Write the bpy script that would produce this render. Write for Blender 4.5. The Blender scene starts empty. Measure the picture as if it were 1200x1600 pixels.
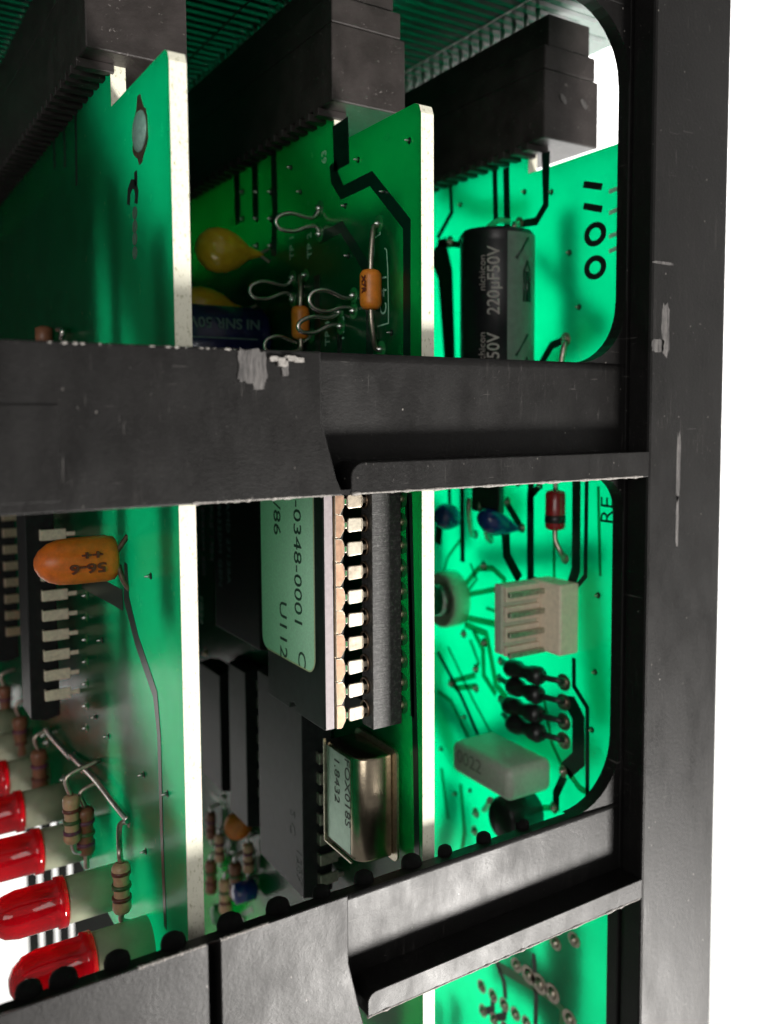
import bpy, bmesh, math, random
from mathutils import Vector, Matrix
random.seed(7)
SC = bpy.context.scene
COL = SC.collection
S = 0.1                      # everything below is measured in millimetres; one Blender unit = 1 cm

# ------------------------------------------------------------------ camera
F, PU, PV = 1410.0, 720.0, 742.0        # focal length and principal point, in photo pixels (1200 x 1600)
ey = Vector((-984, 105, -1410)).normalized()          # depth of the card cage, seen in camera axes
ex = Vector((2030, 102, -1410)); ex = (ex - ex.dot(ey) * ey).normalized()
ez = ex.cross(ey).normalized()
if ez.y < 0: ez = -ez
R = Matrix((( ex.x, ex.y, ex.z), (ey.x, ey.y, ey.z), (ez.x, ez.y, ez.z)))   # camera -> world
cam_d = bpy.data.cameras.new('camera'); cam = bpy.data.objects.new('camera', cam_d); COL.objects.link(cam)
cam.matrix_world = R.to_4x4()
cam_d.sensor_fit = 'AUTO'; cam_d.sensor_width = 36.0
cam_d.lens = F / 1600 * 36.0
cam_d.shift_x = -(PU - 600) / 1600; cam_d.shift_y = -(800 - PV) / 1600
cam_d.clip_start = 0.05; cam_d.clip_end = 1000
cam_d.dof.use_dof = True; cam_d.dof.focus_distance = 9.2
cam_d.dof.aperture_fstop = cam_d.lens * 1e-3 / 0.11
SC.camera = cam

def ray(u, v):
    return R @ Vector(((u - PU) / F, -(v - PV) / F, -1.0))
def onX(u, v, x):            # point of the plane X = x (a board face), mm
    d = ray(u, v); return d * (x / d.x)
def onY(u, v, y):            # point of the plane Y = y (facing the front), mm
    d = ray(u, v); return d * (y / d.y)
def onZ(u, v, z):
    d = ray(u, v); return d * (z / d.z)

# ------------------------------------------------------------------ world, lamps, exposure
w = bpy.data.worlds.new('World'); SC.world = w; w.use_nodes = True
bg = w.node_tree.nodes['Background']; bg.inputs[0].default_value = (1, .97, .94, 1); bg.inputs[1].default_value = 0.22
def area(name, loc, target, sx, sy, radiance, col=(1, 1, 1)):
    d = bpy.data.lights.new(name, 'AREA'); d.shape = 'RECTANGLE'; d.size = sx * S; d.size_y = sy * S
    d.energy = radiance * math.pi * d.size * d.size_y; d.color = col
    o = bpy.data.objects.new(name, d); COL.objects.link(o); o.location = Vector(loc) * S
    o.rotation_euler = (Vector(target) - Vector(loc)).to_track_quat('-Z', 'Y').to_euler()
    return o
KEYDIR = Vector((1.0, -1.6, -1.45)).normalized()
area('key_lamp', Vector((55, 80, -15)) + KEYDIR * 520, (55, 80, -15), 110, 110, 165, (1, .96, .91))
area('back_panel_lamp', (330, 230, 0), (80, 120, 0), 360, 420, 2.9, (1, .99, .97))
area('backdrop_lamp', (250, 420, 430), (420, 560, -200), 520, 420, 16, (1, .985, .96))
area('left_backdrop_lamp', (-120, 520, 380), (-160, 740, -220), 340, 200, 30, (1, .985, .96))  # added to brighten the backdrop mirrored as glare in the left board
area('left_fill_lamp', (-360, -300, 80), (45, 85, -10), 300, 300, 3.6, (1, .97, .93))  # unseen fill, added to brighten the chip label
SC.view_settings.view_transform = 'Standard'; SC.view_settings.look = 'None'
SC.view_settings.exposure = 0; SC.view_settings.gamma = 1
SC.render.engine = 'CYCLES'
SC.cycles.use_denoising = True
SC.cycles.max_bounces = 10; SC.cycles.diffuse_bounces = 6; SC.cycles.transmission_bounces = 8
SC.cycles.sample_clamp_indirect = 6

# ------------------------------------------------------------------ materials
M = {}
def new_mat(name):
    m = bpy.data.materials.new(name); m.use_nodes = True
    nt = m.node_tree; b = nt.nodes['Principled BSDF']
    M[name] = m
    return m, nt, b
def N(nt, t, **kw):
    n = nt.nodes.new(t)
    for k, v in kw.items(): setattr(n, k, v)
    return n
def coords(nt, scale=(1, 1, 1)):
    tc = N(nt, 'ShaderNodeNewGeometry'); mp = N(nt, 'ShaderNodeMapping')
    mp.inputs['Scale'].default_value = scale
    nt.links.new(tc.outputs['Position'], mp.inputs[0]); return mp.outputs[0]
def noise(nt, vec, scale, detail=4, rough=.6):
    n = N(nt, 'ShaderNodeTexNoise'); n.inputs['Scale'].default_value = scale
    n.inputs['Detail'].default_value = detail; n.inputs['Roughness'].default_value = rough
    nt.links.new(vec, n.inputs['Vector']); return n.outputs['Fac']
def ramp(nt, fac, stops):
    r = N(nt, 'ShaderNodeValToRGB'); cr = r.color_ramp
    while len(cr.elements) < len(stops): cr.elements.new(.5)
    for e, (p, c) in zip(cr.elements, stops):
        e.position = p; e.color = (c, c, c, 1) if isinstance(c, (int, float)) else (*c, 1)
    nt.links.new(fac, r.inputs[0]); return r.outputs[0]
def mixc(nt, fac, a, b):
    m = N(nt, 'ShaderNodeMix', data_type='RGBA')
    for s, v in ((m.inputs[0], fac), (m.inputs[6], a), (m.inputs[7], b)):
        if hasattr(v, 'node'): nt.links.new(v, s)
        elif isinstance(v, (int, float)): s.default_value = v
        else: s.default_value = (*v, 1)
    return m.outputs[2]
def mth(nt, op, a, b):
    m = N(nt, 'ShaderNodeMath', operation=op); m.use_clamp = True
    for s, v in ((m.inputs[0], a), (m.inputs[1], b)):
        if hasattr(v, 'node'): nt.links.new(v, s)
        else: s.default_value = v
    return m.outputs[0]
def bump(nt, b, h, strength=.3, dist=.01):
    n = N(nt, 'ShaderNodeBump'); n.inputs['Strength'].default_value = strength; n.inputs['Distance'].default_value = dist
    nt.links.new(h, n.inputs['Height']); nt.links.new(n.outputs[0], b.inputs['Normal'])
def simple(name, c, rough=.5, metal=0, var=.25, vs=12, bs=.15, spec=.5, coat=0):
    m, nt, b = new_mat(name)
    v = coords(nt); n = noise(nt, v, vs, 5)
    lo = tuple(x * (1 - var) for x in c); hi = tuple(min(1, x * (1 + var)) for x in c)
    nt.links.new(mixc(nt, ramp(nt, n, [(.3, 0), (.7, 1)]), lo, hi), b.inputs['Base Color'])
    b.inputs['Roughness'].default_value = rough; b.inputs['Metallic'].default_value = metal
    b.inputs['Specular IOR Level'].default_value = spec; b.inputs['Coat Weight'].default_value = coat
    n2 = noise(nt, v, vs * 6, 3); bump(nt, b, n2, bs, .004)
    return m

def plastic_frame():
    m, nt, b = new_mat('scuffed_black_plastic')
    v = coords(nt)
    base = mixc(nt, ramp(nt, noise(nt, v, 1.3, 6), [(.35, 0), (.68, 1)]), (.0038, .0036, .0036), (.0062, .0058, .0057))
    # streaky handling wear, fine specks and short scratches
    st = noise(nt, coords(nt, (7, 7, .8)), 3.0, 6, .7)
    streak = mth(nt, 'MULTIPLY', ramp(nt, st, [(.56, 0), (.78, 1)]), ramp(nt, noise(nt, v, .9, 2), [(.45, 0), (.7, 1)]))
    c1 = mixc(nt, mth(nt, 'MULTIPLY', streak, .22), base, (.14, .13, .125))
    vo = N(nt, 'ShaderNodeTexVoronoi'); vo.inputs['Scale'].default_value = 9; nt.links.new(coords(nt, (1, 1, .75)), vo.inputs[0])
    sp = ramp(nt, vo.outputs['Distance'], [(.03, 1), (.09, 0)])
    sp = mth(nt, 'MULTIPLY', sp, ramp(nt, noise(nt, v, 1.7, 3), [(.5, 0), (.58, 1)]))
    sel = ramp(nt, vo.outputs['Color'], [(.68, 0), (.72, 1)])
    sp = mth(nt, 'MULTIPLY', sp, sel)
    c2 = mixc(nt, mth(nt, 'MULTIPLY', sp, .75), c1, (.30, .28, .26))
    fn = noise(nt, coords(nt, (1, 1, 1)), 26, 3, .8)
    dust = mth(nt, 'MULTIPLY', ramp(nt, fn, [(.66, 0), (.74, 1)]), ramp(nt, noise(nt, v, 2.4, 3), [(.48, 0), (.64, 1)]))
    c3 = mixc(nt, mth(nt, 'MULTIPLY', dust, .5), c2, (.22, .21, .2))
    h1 = noise(nt, coords(nt, (22, 1, 1.1)), 2.6, 2, .5); h2 = noise(nt, coords(nt, (1.3, 1, 20)), 2.2, 2, .5)
    hm = mth(nt, 'MAXIMUM', ramp(nt, h1, [(.70, 0), (.73, 1)]), ramp(nt, h2, [(.71, 0), (.74, 1)]))
    hm = mth(nt, 'MULTIPLY', hm, ramp(nt, noise(nt, v, 1.4, 3), [(.50, 0), (.62, 1)]))
    c3 = mixc(nt, mth(nt, 'MULTIPLY', hm, .28), c3, (.20, .19, .18))
    fg = noise(nt, v, 60, 2, .9)
    c3 = mixc(nt, mth(nt, 'MULTIPLY', ramp(nt, fg, [(.45, 0), (.75, 1)]), .30), c3, (.022, .021, .020))
    nt.links.new(c3, b.inputs['Base Color'])
    rr = ramp(nt, noise(nt, coords(nt, (1.6, 1, .7)), 1.8, 6, .65), [(.3, .32), (.7, .50)]); nt.links.new(rr, b.inputs['Roughness'])
    b.inputs['Specular IOR Level'].default_value = .27
    bump(nt, b, noise(nt, v, 26, 5, .75), .28, .01)
plastic_frame()
simple('wear_highlight_plastic', (.24, .225, .21), .6, 0, .5, 30, .8)  # pale tone for real scuffs and for highlights painted along rail edges
m, nt, b = new_mat('dusty_plastic')
n = noise(nt, coords(nt, (9, 1, 1.2)), 3.4, 6, .75)
nt.links.new(mixc(nt, ramp(nt, n, [(.38, 0), (.66, 1)]), (.022, .021, .021), (.13, .122, .118)), b.inputs['Base Color'])
b.inputs['Roughness'].default_value = .6; bump(nt, b, n, .5, .02)
simple('black_plastic', (.014, .0125, .012), .42, 0, .4, 14, .3)
simple('matte_black', (.004, .004, .004), .85, 0, .3, 14, .3, spec=.15)
m, nt, b = new_mat('connector_plastic')
v = coords(nt)
c = mixc(nt, ramp(nt, noise(nt, v, 3, 5), [(.3, 0), (.7, 1)]), (.016, .013, .012), (.036, .030, .029))
fl = mth(nt, 'MULTIPLY', ramp(nt, noise(nt, coords(nt, (1, 1, 1.4)), 17, 3, .7), [(.64, 0), (.70, 1)]), ramp(nt, noise(nt, v, 3.5, 2), [(.45, 0), (.6, 1)]))
nt.links.new(mixc(nt, mth(nt, 'MULTIPLY', fl, .6), c, (.24, .22, .21)), b.inputs['Base Color'])
b.inputs['Roughness'].default_value = .5; b.inputs['Specular IOR Level'].default_value = .35; bump(nt, b, noise(nt, v, 22, 5, .7), .5, .01)

def board(name, face, trans, fac):
    m, nt, b = new_mat(name)
    v = coords(nt)
    n = ramp(nt, noise(nt, v, 2.2, 5), [(.3, .75), (.7, 1.15)])
    nt.links.new(mixc(nt, ramp(nt, noise(nt, v, 3, 5), [(.35, 0), (.65, 1)]), tuple(x * .8 for x in face), tuple(x * 1.15 for x in face)), b.inputs['Base Color'])
    b.inputs['Roughness'].default_value = .3
    nt.links.new(ramp(nt, noise(nt, v, 5, 5), [(.3, .15), (.7, .28)]), b.inputs['Roughness']); b.inputs['Specular IOR Level'].default_value = .6
    weave = N(nt, 'ShaderNodeTexNoise'); weave.inputs['Scale'].default_value = 22; nt.links.new(v, weave.inputs['Vector'])
    bump(nt, b, weave.outputs['Fac'], .06, .01)
    tr = N(nt, 'ShaderNodeBsdfTranslucent')
    cl = ramp(nt, noise(nt, v, 1.1, 3), [(.3, .0), (.7, 1.0)])
    nt.links.new(mixc(nt, cl, tuple(x * .86 for x in trans), trans), tr.inputs[0])
    mx = N(nt, 'ShaderNodeMixShader'); mx.inputs[0].default_value = fac
    nt.links.new(b.outputs[0], mx.inputs[1]); nt.links.new(tr.outputs[0], mx.inputs[2])
    out = nt.nodes['Material Output']; nt.links.new(mx.outputs[0], out.inputs[0])
board('green_board', (.002, .11, .045), (.003, .88, .54), .64)
board('dark_green_board', (.002, .075, .027), (.004, .70, .29), .52)
board('backplane_green', (.004, .060, .036), (.01, .8, .5), .15)
simple('backplane_track', (.003, .042, .026), .35, 0, .3, 8, .1)
# raw glass-fibre edge
m, nt, b = new_mat('board_edge')
v = coords(nt, (1, 1, 1)); n = noise(nt, coords(nt, (14, 1, 8)), 2.4, 6, .75)
nt.links.new(mixc(nt, ramp(nt, n, [(.34, 0), (.45, 1)]), (.34, .34, .2), (.76, .75, .62)), b.inputs['Base Color'])
b.inputs['Roughness'].default_value = .7; bump(nt, b, noise(nt, v, 40, 4), .5, .01)
simple('trace_green', (.0015, .030, .014), .3, 0, .3, 8, .1)
board('trace_soft', (.0015, .035, .016), (.002, .55, .30), .42)
simple('trace_dark', (.001, .018, .010), .32, 0, .3, 8, .1)
simple('ground_copper', (.01, .02, .012), .4, .3, .3, 8, .1)
simple('pad_green', (.01, .16, .04), .3, 0, .2, 10, .1)
simple('ink_black', (.004, .006, .005), .55, 0, .2, 10, .1)
simple('worn_ink', (.05, .12, .08), .6, 0, .5, 30, .1)
simple('silkscreen', (.28, .60, .42), .6, 0, .3, 30, .1)
simple('solder', (.62, .63, .60), .28, 1, .25, 20, .4)
simple('tinned_fill', (.34, .56, .48), .25, .2, .25, 14, .4)
simple('dull_wire', (.50, .43, .36), .38, 1, .3, 20, .4)
simple('bright_wire', (.78, .74, .68), .25, 1, .15, 20, .3)
simple('burnt_copper', (.14, .09, .06), .5, .6, .5, 20, .6)
simple('pin_tin', (.50, .455, .37), .36, .6, .2, 25, .4)
simple('pin_gold', (.80, .64, .46), .3, .9, .2, 20, .3)
simple('pin_cream', (.74, .66, .50), .4, .15, .2, 20, .4)
simple('pin_tarnished', (.40, .345, .27), .42, .6, .35, 12, .5)
simple('pin_shoulder', (.36, .22, .145), .4, .6, .25, 20, .3)
simple('contact_brass', (.28, .19, .13), .35, .9, .3, 20, .3)
simple('pin_dull', (.45, .45, .36), .4, .8, .3, 20, .4)
simple('chip_black', (.007, .008, .008), .5, 0, .4, 12, .5, spec=.28)
simple('chip_ceramic', (.014, .017, .017), .5, 0, .35, 8, .5, spec=.3)
simple('ceramic_side', (.30, .26, .27), .5, 0, .12, 24, .3)
def socket():
    m, nt, b = new_mat('scratched_socket')
    r = N(nt, 'ShaderNodeMapping'); g = N(nt, 'ShaderNodeNewGeometry'); nt.links.new(g.outputs['Position'], r.inputs[0])
    r.inputs['Rotation'].default_value = (0, math.radians(35), 0); r.inputs['Scale'].default_value = (1, 1, 6)
    f = noise(nt, r.outputs[0], 4.5, 6, .8)
    r2 = N(nt, 'ShaderNodeMapping'); nt.links.new(g.outputs['Position'], r2.inputs[0])
    r2.inputs['Rotation'].default_value = (0, math.radians(-20), 0); r2.inputs['Scale'].default_value = (9, 1, 1)
    f2 = noise(nt, r2.outputs[0], 4, 6, .8)
    fine = noise(nt, coords(nt), 24, 4, .8)
    a = ramp(nt, f, [(.56, 0), (.80, 1)]); c = ramp(nt, f2, [(.62, 0), (.82, 1)])
    mx = mth(nt, 'MAXIMUM', mth(nt, 'MAXIMUM', mth(nt, 'MULTIPLY', a, .7), mth(nt, 'MULTIPLY', c, .6)), mth(nt, 'MULTIPLY', ramp(nt, fine, [(.5, 0), (.75, 1)]), .5))
    nt.links.new(mixc(nt, mx, (.024, .023, .023), (.24, .24, .23)), b.inputs['Base Color'])
    b.inputs['Roughness'].default_value = .5; bump(nt, b, f, .5, .01)
socket()
simple('paper_label', (.56, .88, .66), .7, 0, .10, 40, .3)
simple('label_edge', (.62, .62, .38), .7, 0, .10, 40, .3)
simple('label_ink', (.03, .07, .05), .6, 0, .2, 40, .1)
simple('yellow_epoxy', (.95, .50, .03), .22, 0, .12, 10, .05, coat=.5)
simple('orange_epoxy', (.80, .17, .015), .34, 0, .2, 12, .3)
simple('orange_body', (.66, .20, .02), .38, 0, .2, 14, .4)
simple('orange_print', (.14, .03, .015), .6, 0, .3, 20, .1)
simple('blue_sleeve', (.012, .014, .085), .33, 0, .3, 12, .1, coat=.3)
simple('blue_epoxy', (.006, .03, .16), .25, 0, .2, 12, .1, coat=.4)
simple('black_sleeve', (.008, .008, .010), .35, 0, .3, 12, .1)
simple('grey_stripe', (.13, .16, .14), .45, 0, .15, 12, .1)
simple('print_grey', (.34, .30, .28), .6, 0, .2, 20, .1)
simple('chip_print', (.045, .052, .05), .6, 0, .3, 40, .1)
simple('print_faint', (.13, .19, .20), .6, 0, .3, 40, .1)
simple('can_metal', (.44, .37, .27), .24, 1, .18, 8, .2)
simple('can_top_green_lit', (.26, .36, .29), .35, .85, .12, 10, .2)  # green light falling on the flat top, put into the metal's colour
simple('can_rim', (.62, .56, .44), .35, 1, .2, 20, .2)
simple('box_print', (.24, .25, .21), .5, 0, .3, 30, .1)
simple('nylon_white', (.78, .66, .52), .5, 0, .10, 14, .2)
simple('nylon_dull', (.52, .56, .44), .5, 0, .10, 14, .2)
simple('box_cap_grey', (.55, .56, .49), .34, 0, .10, 18, .3)
simple('resistor_tan', (.48, .30, .17), .4, 0, .2, 14, .3)
simple('resistor_brown', (.20, .08, .04), .4, 0, .2, 14, .3)
simple('band_brown', (.12, .03, .02), .4, 0, .2, 14, .1)
simple('band_green', (.05, .10, .03), .4, 0, .2, 14, .1)
simple('band_violet', (.12, .03, .07), .4, 0, .2, 14, .1)
simple('diode_red', (.30, .012, .015), .25, 0, .2, 14, .1, coat=.4)
simple('diode_black', (.012, .012, .012), .35, 0, .3, 14, .3)
simple('backdrop_white', (.88, .88, .87), .8, 0, .02, 1, 0)
# frosted holder and red lens let some light through
def trans_mat(name, base, trc, fac, rough):
    m, nt, b = new_mat(name)
    v = coords(nt)
    nt.links.new(mixc(nt, ramp(nt, noise(nt, v, 4, 4), [(.35, 0), (.65, 1)]), tuple(x * .75 for x in base), base), b.inputs['Base Color'])
    b.inputs['Roughness'].default_value = rough; b.inputs['Coat Weight'].default_value = .4
    tr = N(nt, 'ShaderNodeBsdfTranslucent'); tr.inputs[0].default_value = (*trc, 1)
    mx = N(nt, 'ShaderNodeMixShader'); mx.inputs[0].default_value = fac
    nt.links.new(b.outputs[0], mx.inputs[1]); nt.links.new(tr.outputs[0], mx.inputs[2])
    nt.links.new(mx.outputs[0], nt.nodes['Material Output'].inputs[0])
trans_mat('led_red', (.80, .006, .02), (.95, .01, .03), .28, .12)
_b = M['led_red'].node_tree.nodes['Principled BSDF']; _b.inputs['Transmission Weight'].default_value = .72; _b.inputs['IOR'].default_value = 1.5
trans_mat('led_holder_white', (.40, .42, .30), (.7, .75, .55), .25, .4)

# ------------------------------------------------------------------ geometry helpers
ORG = {}
class MB:
    def __init__(s): s.v = []; s.f = []; s.m = []; s.sm = []
    def add(s, vs, fs, mi=0, smooth=False):
        o = len(s.v); s.v += [Vector(p) for p in vs]
        for f in fs: s.f.append([i + o for i in f]); s.m.append(mi); s.sm.append(smooth)
        return s
    def box(s, x0, x1, y0, y1, z0, z1, mi=0):
        x0, x1 = sorted((x0, x1)); y0, y1 = sorted((y0, y1)); z0, z1 = sorted((z0, z1))
        v = [(x, y, z) for x in (x0, x1) for y in (y0, y1) for z in (z0, z1)]
        return s.add(v, [(0, 1, 3, 2), (4, 6, 7, 5), (0, 4, 5, 1), (2, 3, 7, 6), (0, 2, 6, 4), (1, 5, 7, 3)], mi)
    def tube(s, pts, r, n=10, mi=0, caps=True, flat=None):
        pts = [Vector(p) for p in pts]; rs = r if isinstance(r, (list, tuple)) else [r] * len(pts)
        rings = []; up = None
        for i, p in enumerate(pts):
            a = pts[max(0, i - 1)]; b = pts[min(len(pts) - 1, i + 1)]; t = (b - a).normalized()
            if up is None:
                up = Vector((1, 0, 0)) if abs(t.x) < .8 else Vector((0, 0, 1))
            up = (up - up.dot(t) * t).normalized(); sd = t.cross(up)
            rings.append([p + (up * math.cos(2 * math.pi * k / n) * (flat or 1) + sd * math.sin(2 * math.pi * k / n)) * rs[i] for k in range(n)])
        vs = [q for rg in rings for q in rg]; fs = []
        for i in range(len(pts) - 1):
            for k in range(n):
                fs.append((i * n + k, i * n + (k + 1) % n, (i + 1) * n + (k + 1) % n, (i + 1) * n + k))
        s.add(vs, fs, mi, True)
        if caps:
            s.add(rings[0], [tuple(range(n))[::-1]], mi); s.add(rings[-1], [tuple(range(n))], mi)
        return s
    def lathe(s, c, axis, prof, n=28, mi=0, squash=1):   # prof: (distance along axis, radius)
        c = Vector(c); axis = Vector(axis).normalized(); u = axis.orthogonal().normalized(); w_ = axis.cross(u)
        if abs(axis.x) > .9: u, w_ = Vector((0, 1, 0)), Vector((0, 0, 1))
        vs = []
        for d, r in prof:
            vs += [c + axis * d + (u * math.cos(2 * math.pi * k / n) * squash + w_ * math.sin(2 * math.pi * k / n)) * r for k in range(n)]
        fs = []
        for i in range(len(prof) - 1):
            for k in range(n): fs.append((i * n + k, i * n + (k + 1) % n, (i + 1) * n + (k + 1) % n, (i + 1) * n + k))
        s.add(vs, fs, mi, True)
        s.add(vs[:n], [tuple(range(n))], mi); s.add(vs[-n:], [tuple(range(n))], mi)
        return s
    def prism(s, poly, axis, a, b, mi=0):     # poly in the two other axes, extruded along axis from a to b
        def P(q, d):
            return {'x': (d, q[0], q[1]), 'y': (q[0], d, q[1]), 'z': (q[0], q[1], d)}[axis]
        n = len(poly); vs = [P(q, a) for q in poly] + [P(q, b) for q in poly]
        fs = [tuple(range(n))[::-1], tuple(range(n, 2 * n))] + [(i, (i + 1) % n, n + (i + 1) % n, n + i) for i in range(n)]
        return s.add(vs, fs, mi)
    def strip(s, path, width, x, th=.06, side=-1):   # flat track lying on the plane X = x; path of (y, z)
        pts = [Vector((0, p[0], p[1])) for p in path]; L = []; Rr = []
        ws = width if isinstance(width, (list, tuple)) else [width] * len(pts)
        for i, p in enumerate(pts):
            d0 = (p - pts[i - 1]).normalized() if i else None
            d1 = (pts[i + 1] - p).normalized() if i < len(pts) - 1 else None
            d = ((d0 or d1) + (d1 or d0)).normalized(); nn = Vector((0, -d.z, d.y))
            k = 1 / max(.5, abs(nn.dot(Vector((0, -(d0 or d1).z, (d0 or d1).y)))))
            L.append(p + nn * ws[i] / 2 * k); Rr.append(p - nn * ws[i] / 2 * k)
        n = len(pts)
        for xx in (x, x + side * th): pass
        vs = [(x + side * th, q.y, q.z) for q in L + Rr] + [(x + .001 * -side, q.y, q.z) for q in L + Rr]
        fs = []
        for i in range(n - 1):
            fs += [(i, i + 1, n + i + 1, n + i), (i, i + 1, 2 * n + i + 1, 2 * n + i), (n + i, n + i + 1, 3 * n + i + 1, 3 * n + i)]
        fs += [(0, n, 3 * n, 2 * n), (n - 1, 2 * n - 1, 4 * n - 1, 3 * n - 1)]
        return s.add(vs, fs)
    def disc(s, x, y, z, ry, rz, th=.08, side=-1, n=20, inner=0):
        if inner:
            vs = []; fs = []
            for xx in (x, x + side * th):
                for k_ in (1, inner):
                    vs += [(xx, y + ry * k_ * math.cos(2 * math.pi * k / n), z + rz * k_ * math.sin(2 * math.pi * k / n)) for k in range(n)]
            for k in range(n):
                j = (k + 1) % n
                fs += [(2 * n + k, 2 * n + j, 3 * n + j, 3 * n + k), (k, j, 2 * n + j, 2 * n + k), (n + k, n + j, 3 * n + j, 3 * n + k)]
            return s.add(vs, fs)
        return s.prism([(y + ry * math.cos(2 * math.pi * k / n), z + rz * math.sin(2 * math.pi * k / n)) for k in range(n)], 'x', x, x + side * th)
    def build(s, name, mats, parent=None, bevel=0, seg=2, smooth_all=False):
        if not isinstance(mats, (list, tuple)): mats = [mats]
        xs = [p.x for p in s.v]; ys = [p.y for p in s.v]; zs = [p.z for p in s.v]
        c = Vector(((min(xs) + max(xs)) / 2, (min(ys) + max(ys)) / 2, min(zs)))
        me = bpy.data.meshes.new(name)
        me.from_pydata([(p - c) * S for p in s.v], [], s.f)
        for m in mats: me.materials.append(M[m])
        for p, mi, sm in zip(me.polygons, s.m, s.sm): p.material_index = mi; p.use_smooth = sm or smooth_all
        bm = bmesh.new(); bm.from_mesh(me)
        bmesh.ops.remove_doubles(bm, verts=bm.verts, dist=1e-5)
        bmesh.ops.recalc_face_normals(bm, faces=bm.faces)
        if bevel:
            es = [e for e in bm.edges if len(e.link_faces) == 2 and e.calc_face_angle(0) > .6]
            bmesh.ops.bevel(bm, geom=es, offset=bevel * S, segments=seg, profile=.5, affect='EDGES', clamp_overlap=True)
        bm.to_mesh(me); bm.free()
        o = bpy.data.objects.new(name, me); COL.objects.link(o)
        ORG[o] = c
        if parent is not None:
            o.parent = parent; o.location = (c - ORG[parent]) * S
        else: o.location = c * S
        return o
def thing(name, base, label, cat, group=None):
    o = bpy.data.objects.new(name, None); COL.objects.link(o); o.empty_display_size = .3
    ORG[o] = Vector(base); o.location = Vector(base) * S
    o['label'] = label; o['category'] = cat
    if group: o['group'] = group
    return o
def lab(o, s): o['label'] = s; return o
def shift_copy(o, parent, d):        # copy of a part and its sub-parts, moved by d (mm)
    c = o.copy(); COL.objects.link(c); c.parent = parent
    c.location = o.location + Vector(d) * S; ORG[c] = ORG[o] + Vector(d)
    for ch in list(o.children):
        g = ch.copy(); COL.objects.link(g); g.parent = c
    return c
def curve(pts, n=6):                 # Catmull-Rom through the points
    P = [Vector(p) for p in pts]; P = [P[0] * 2 - P[1]] + P + [P[-1] * 2 - P[-2]]; out = []
    for i in range(1, len(P) - 2):
        for k in range(n):
            t = k / n; a, b, c, d = P[i - 1:i + 3]
            out.append(.5 * ((2 * b) + (c - a) * t + (2 * a - 5 * b + 4 * c - d) * t * t + (3 * b - a - 3 * c + d) * t ** 3))
    out.append(P[-2]); return out
def text(s, p, direction, up, size, mat, parent, ext=.03, bold=0, squeeze=1, name='printed_text', label=None):
    cu = bpy.data.curves.new('t', 'FONT'); cu.body = s; cu.size = size * S; cu.extrude = ext * S; cu.offset = bold * S
    cu.resolution_u = 3
    t = bpy.data.objects.new('t', cu); COL.objects.link(t); bpy.context.view_layer.update()
    me = bpy.data.meshes.new_from_object(t.evaluated_get(bpy.context.evaluated_depsgraph_get()))
    bpy.data.objects.remove(t)
    d = Vector(direction).normalized(); u = Vector(up).normalized(); n = d.cross(u)
    mat4 = Matrix((d * squeeze, u, n)).transposed().to_4x4()
    me.transform(mat4); me.materials.clear(); me.materials.append(M[mat]); me.name = name
    o = bpy.data.objects.new(name, me); COL.objects.link(o); ORG[o] = Vector(p)
    o.parent = parent; o.location = (Vector(p) - ORG[parent]) * S
    if label: o['label'] = label
    return o
def rrect(x0, x1, z0, z1, r, n=8):   # rounded rectangle; r may be 4 radii: (x0z0, x1z0, x1z1, x0z1)
    rs = r if isinstance(r, (list, tuple)) else (r,) * 4; out = []
    for (cx, cz, a0), q in zip(((x0, z0, 180), (x1, z0, 270), (x1, z1, 0), (x0, z1, 90)), rs):
        sx = 1 if cx == x0 else -1; sz = 1 if cz == z0 else -1
        for k in range(n + 1):
            a = math.radians(a0 + 90 * k / n)
            out.append((cx + sx * q + q * math.cos(a), cz + sz * q + q * math.sin(a)))
    return out

# ------------------------------------------------------------------ setting
bd = MB()
prof = [(-400, 900)] + [(-400, 900)]
path = [(-500, 760), (420, 760)] + [(420 + 160 * math.sin(math.radians(a)), 600 + 160 * math.cos(math.radians(a))) for a in range(10, 90, 10)] + [(580, 600), (580, -420)]
n = len(path); vs = [(x, y, z) for z in (-620, 620) for x, y in path]
bd.add(vs, [(i, i + 1, n + i + 1, n + i) for i in range(n - 1)], 0, True)
bo = bd.build('backdrop', 'backdrop_white'); bo['kind'] = 'structure'
bo['label'] = 'plain overexposed white backdrop behind the card cage'

XA, XB, XC = 24.6, 49.75, 79.0       # component faces of the three cards
TH = 1.5
YF = 78.5
ZR0, ZR1 = 4.9, -7.8                 # middle rail
ZL0, ZL1, ZLW = -45.0, -57.8, -47.1              # lower rail
YA, YM, YB = 72.0, 75.5, 77.4        # frame: front face, pocket floor, back face
XS0, XS1 = 76.2, 89.0                # stile

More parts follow.
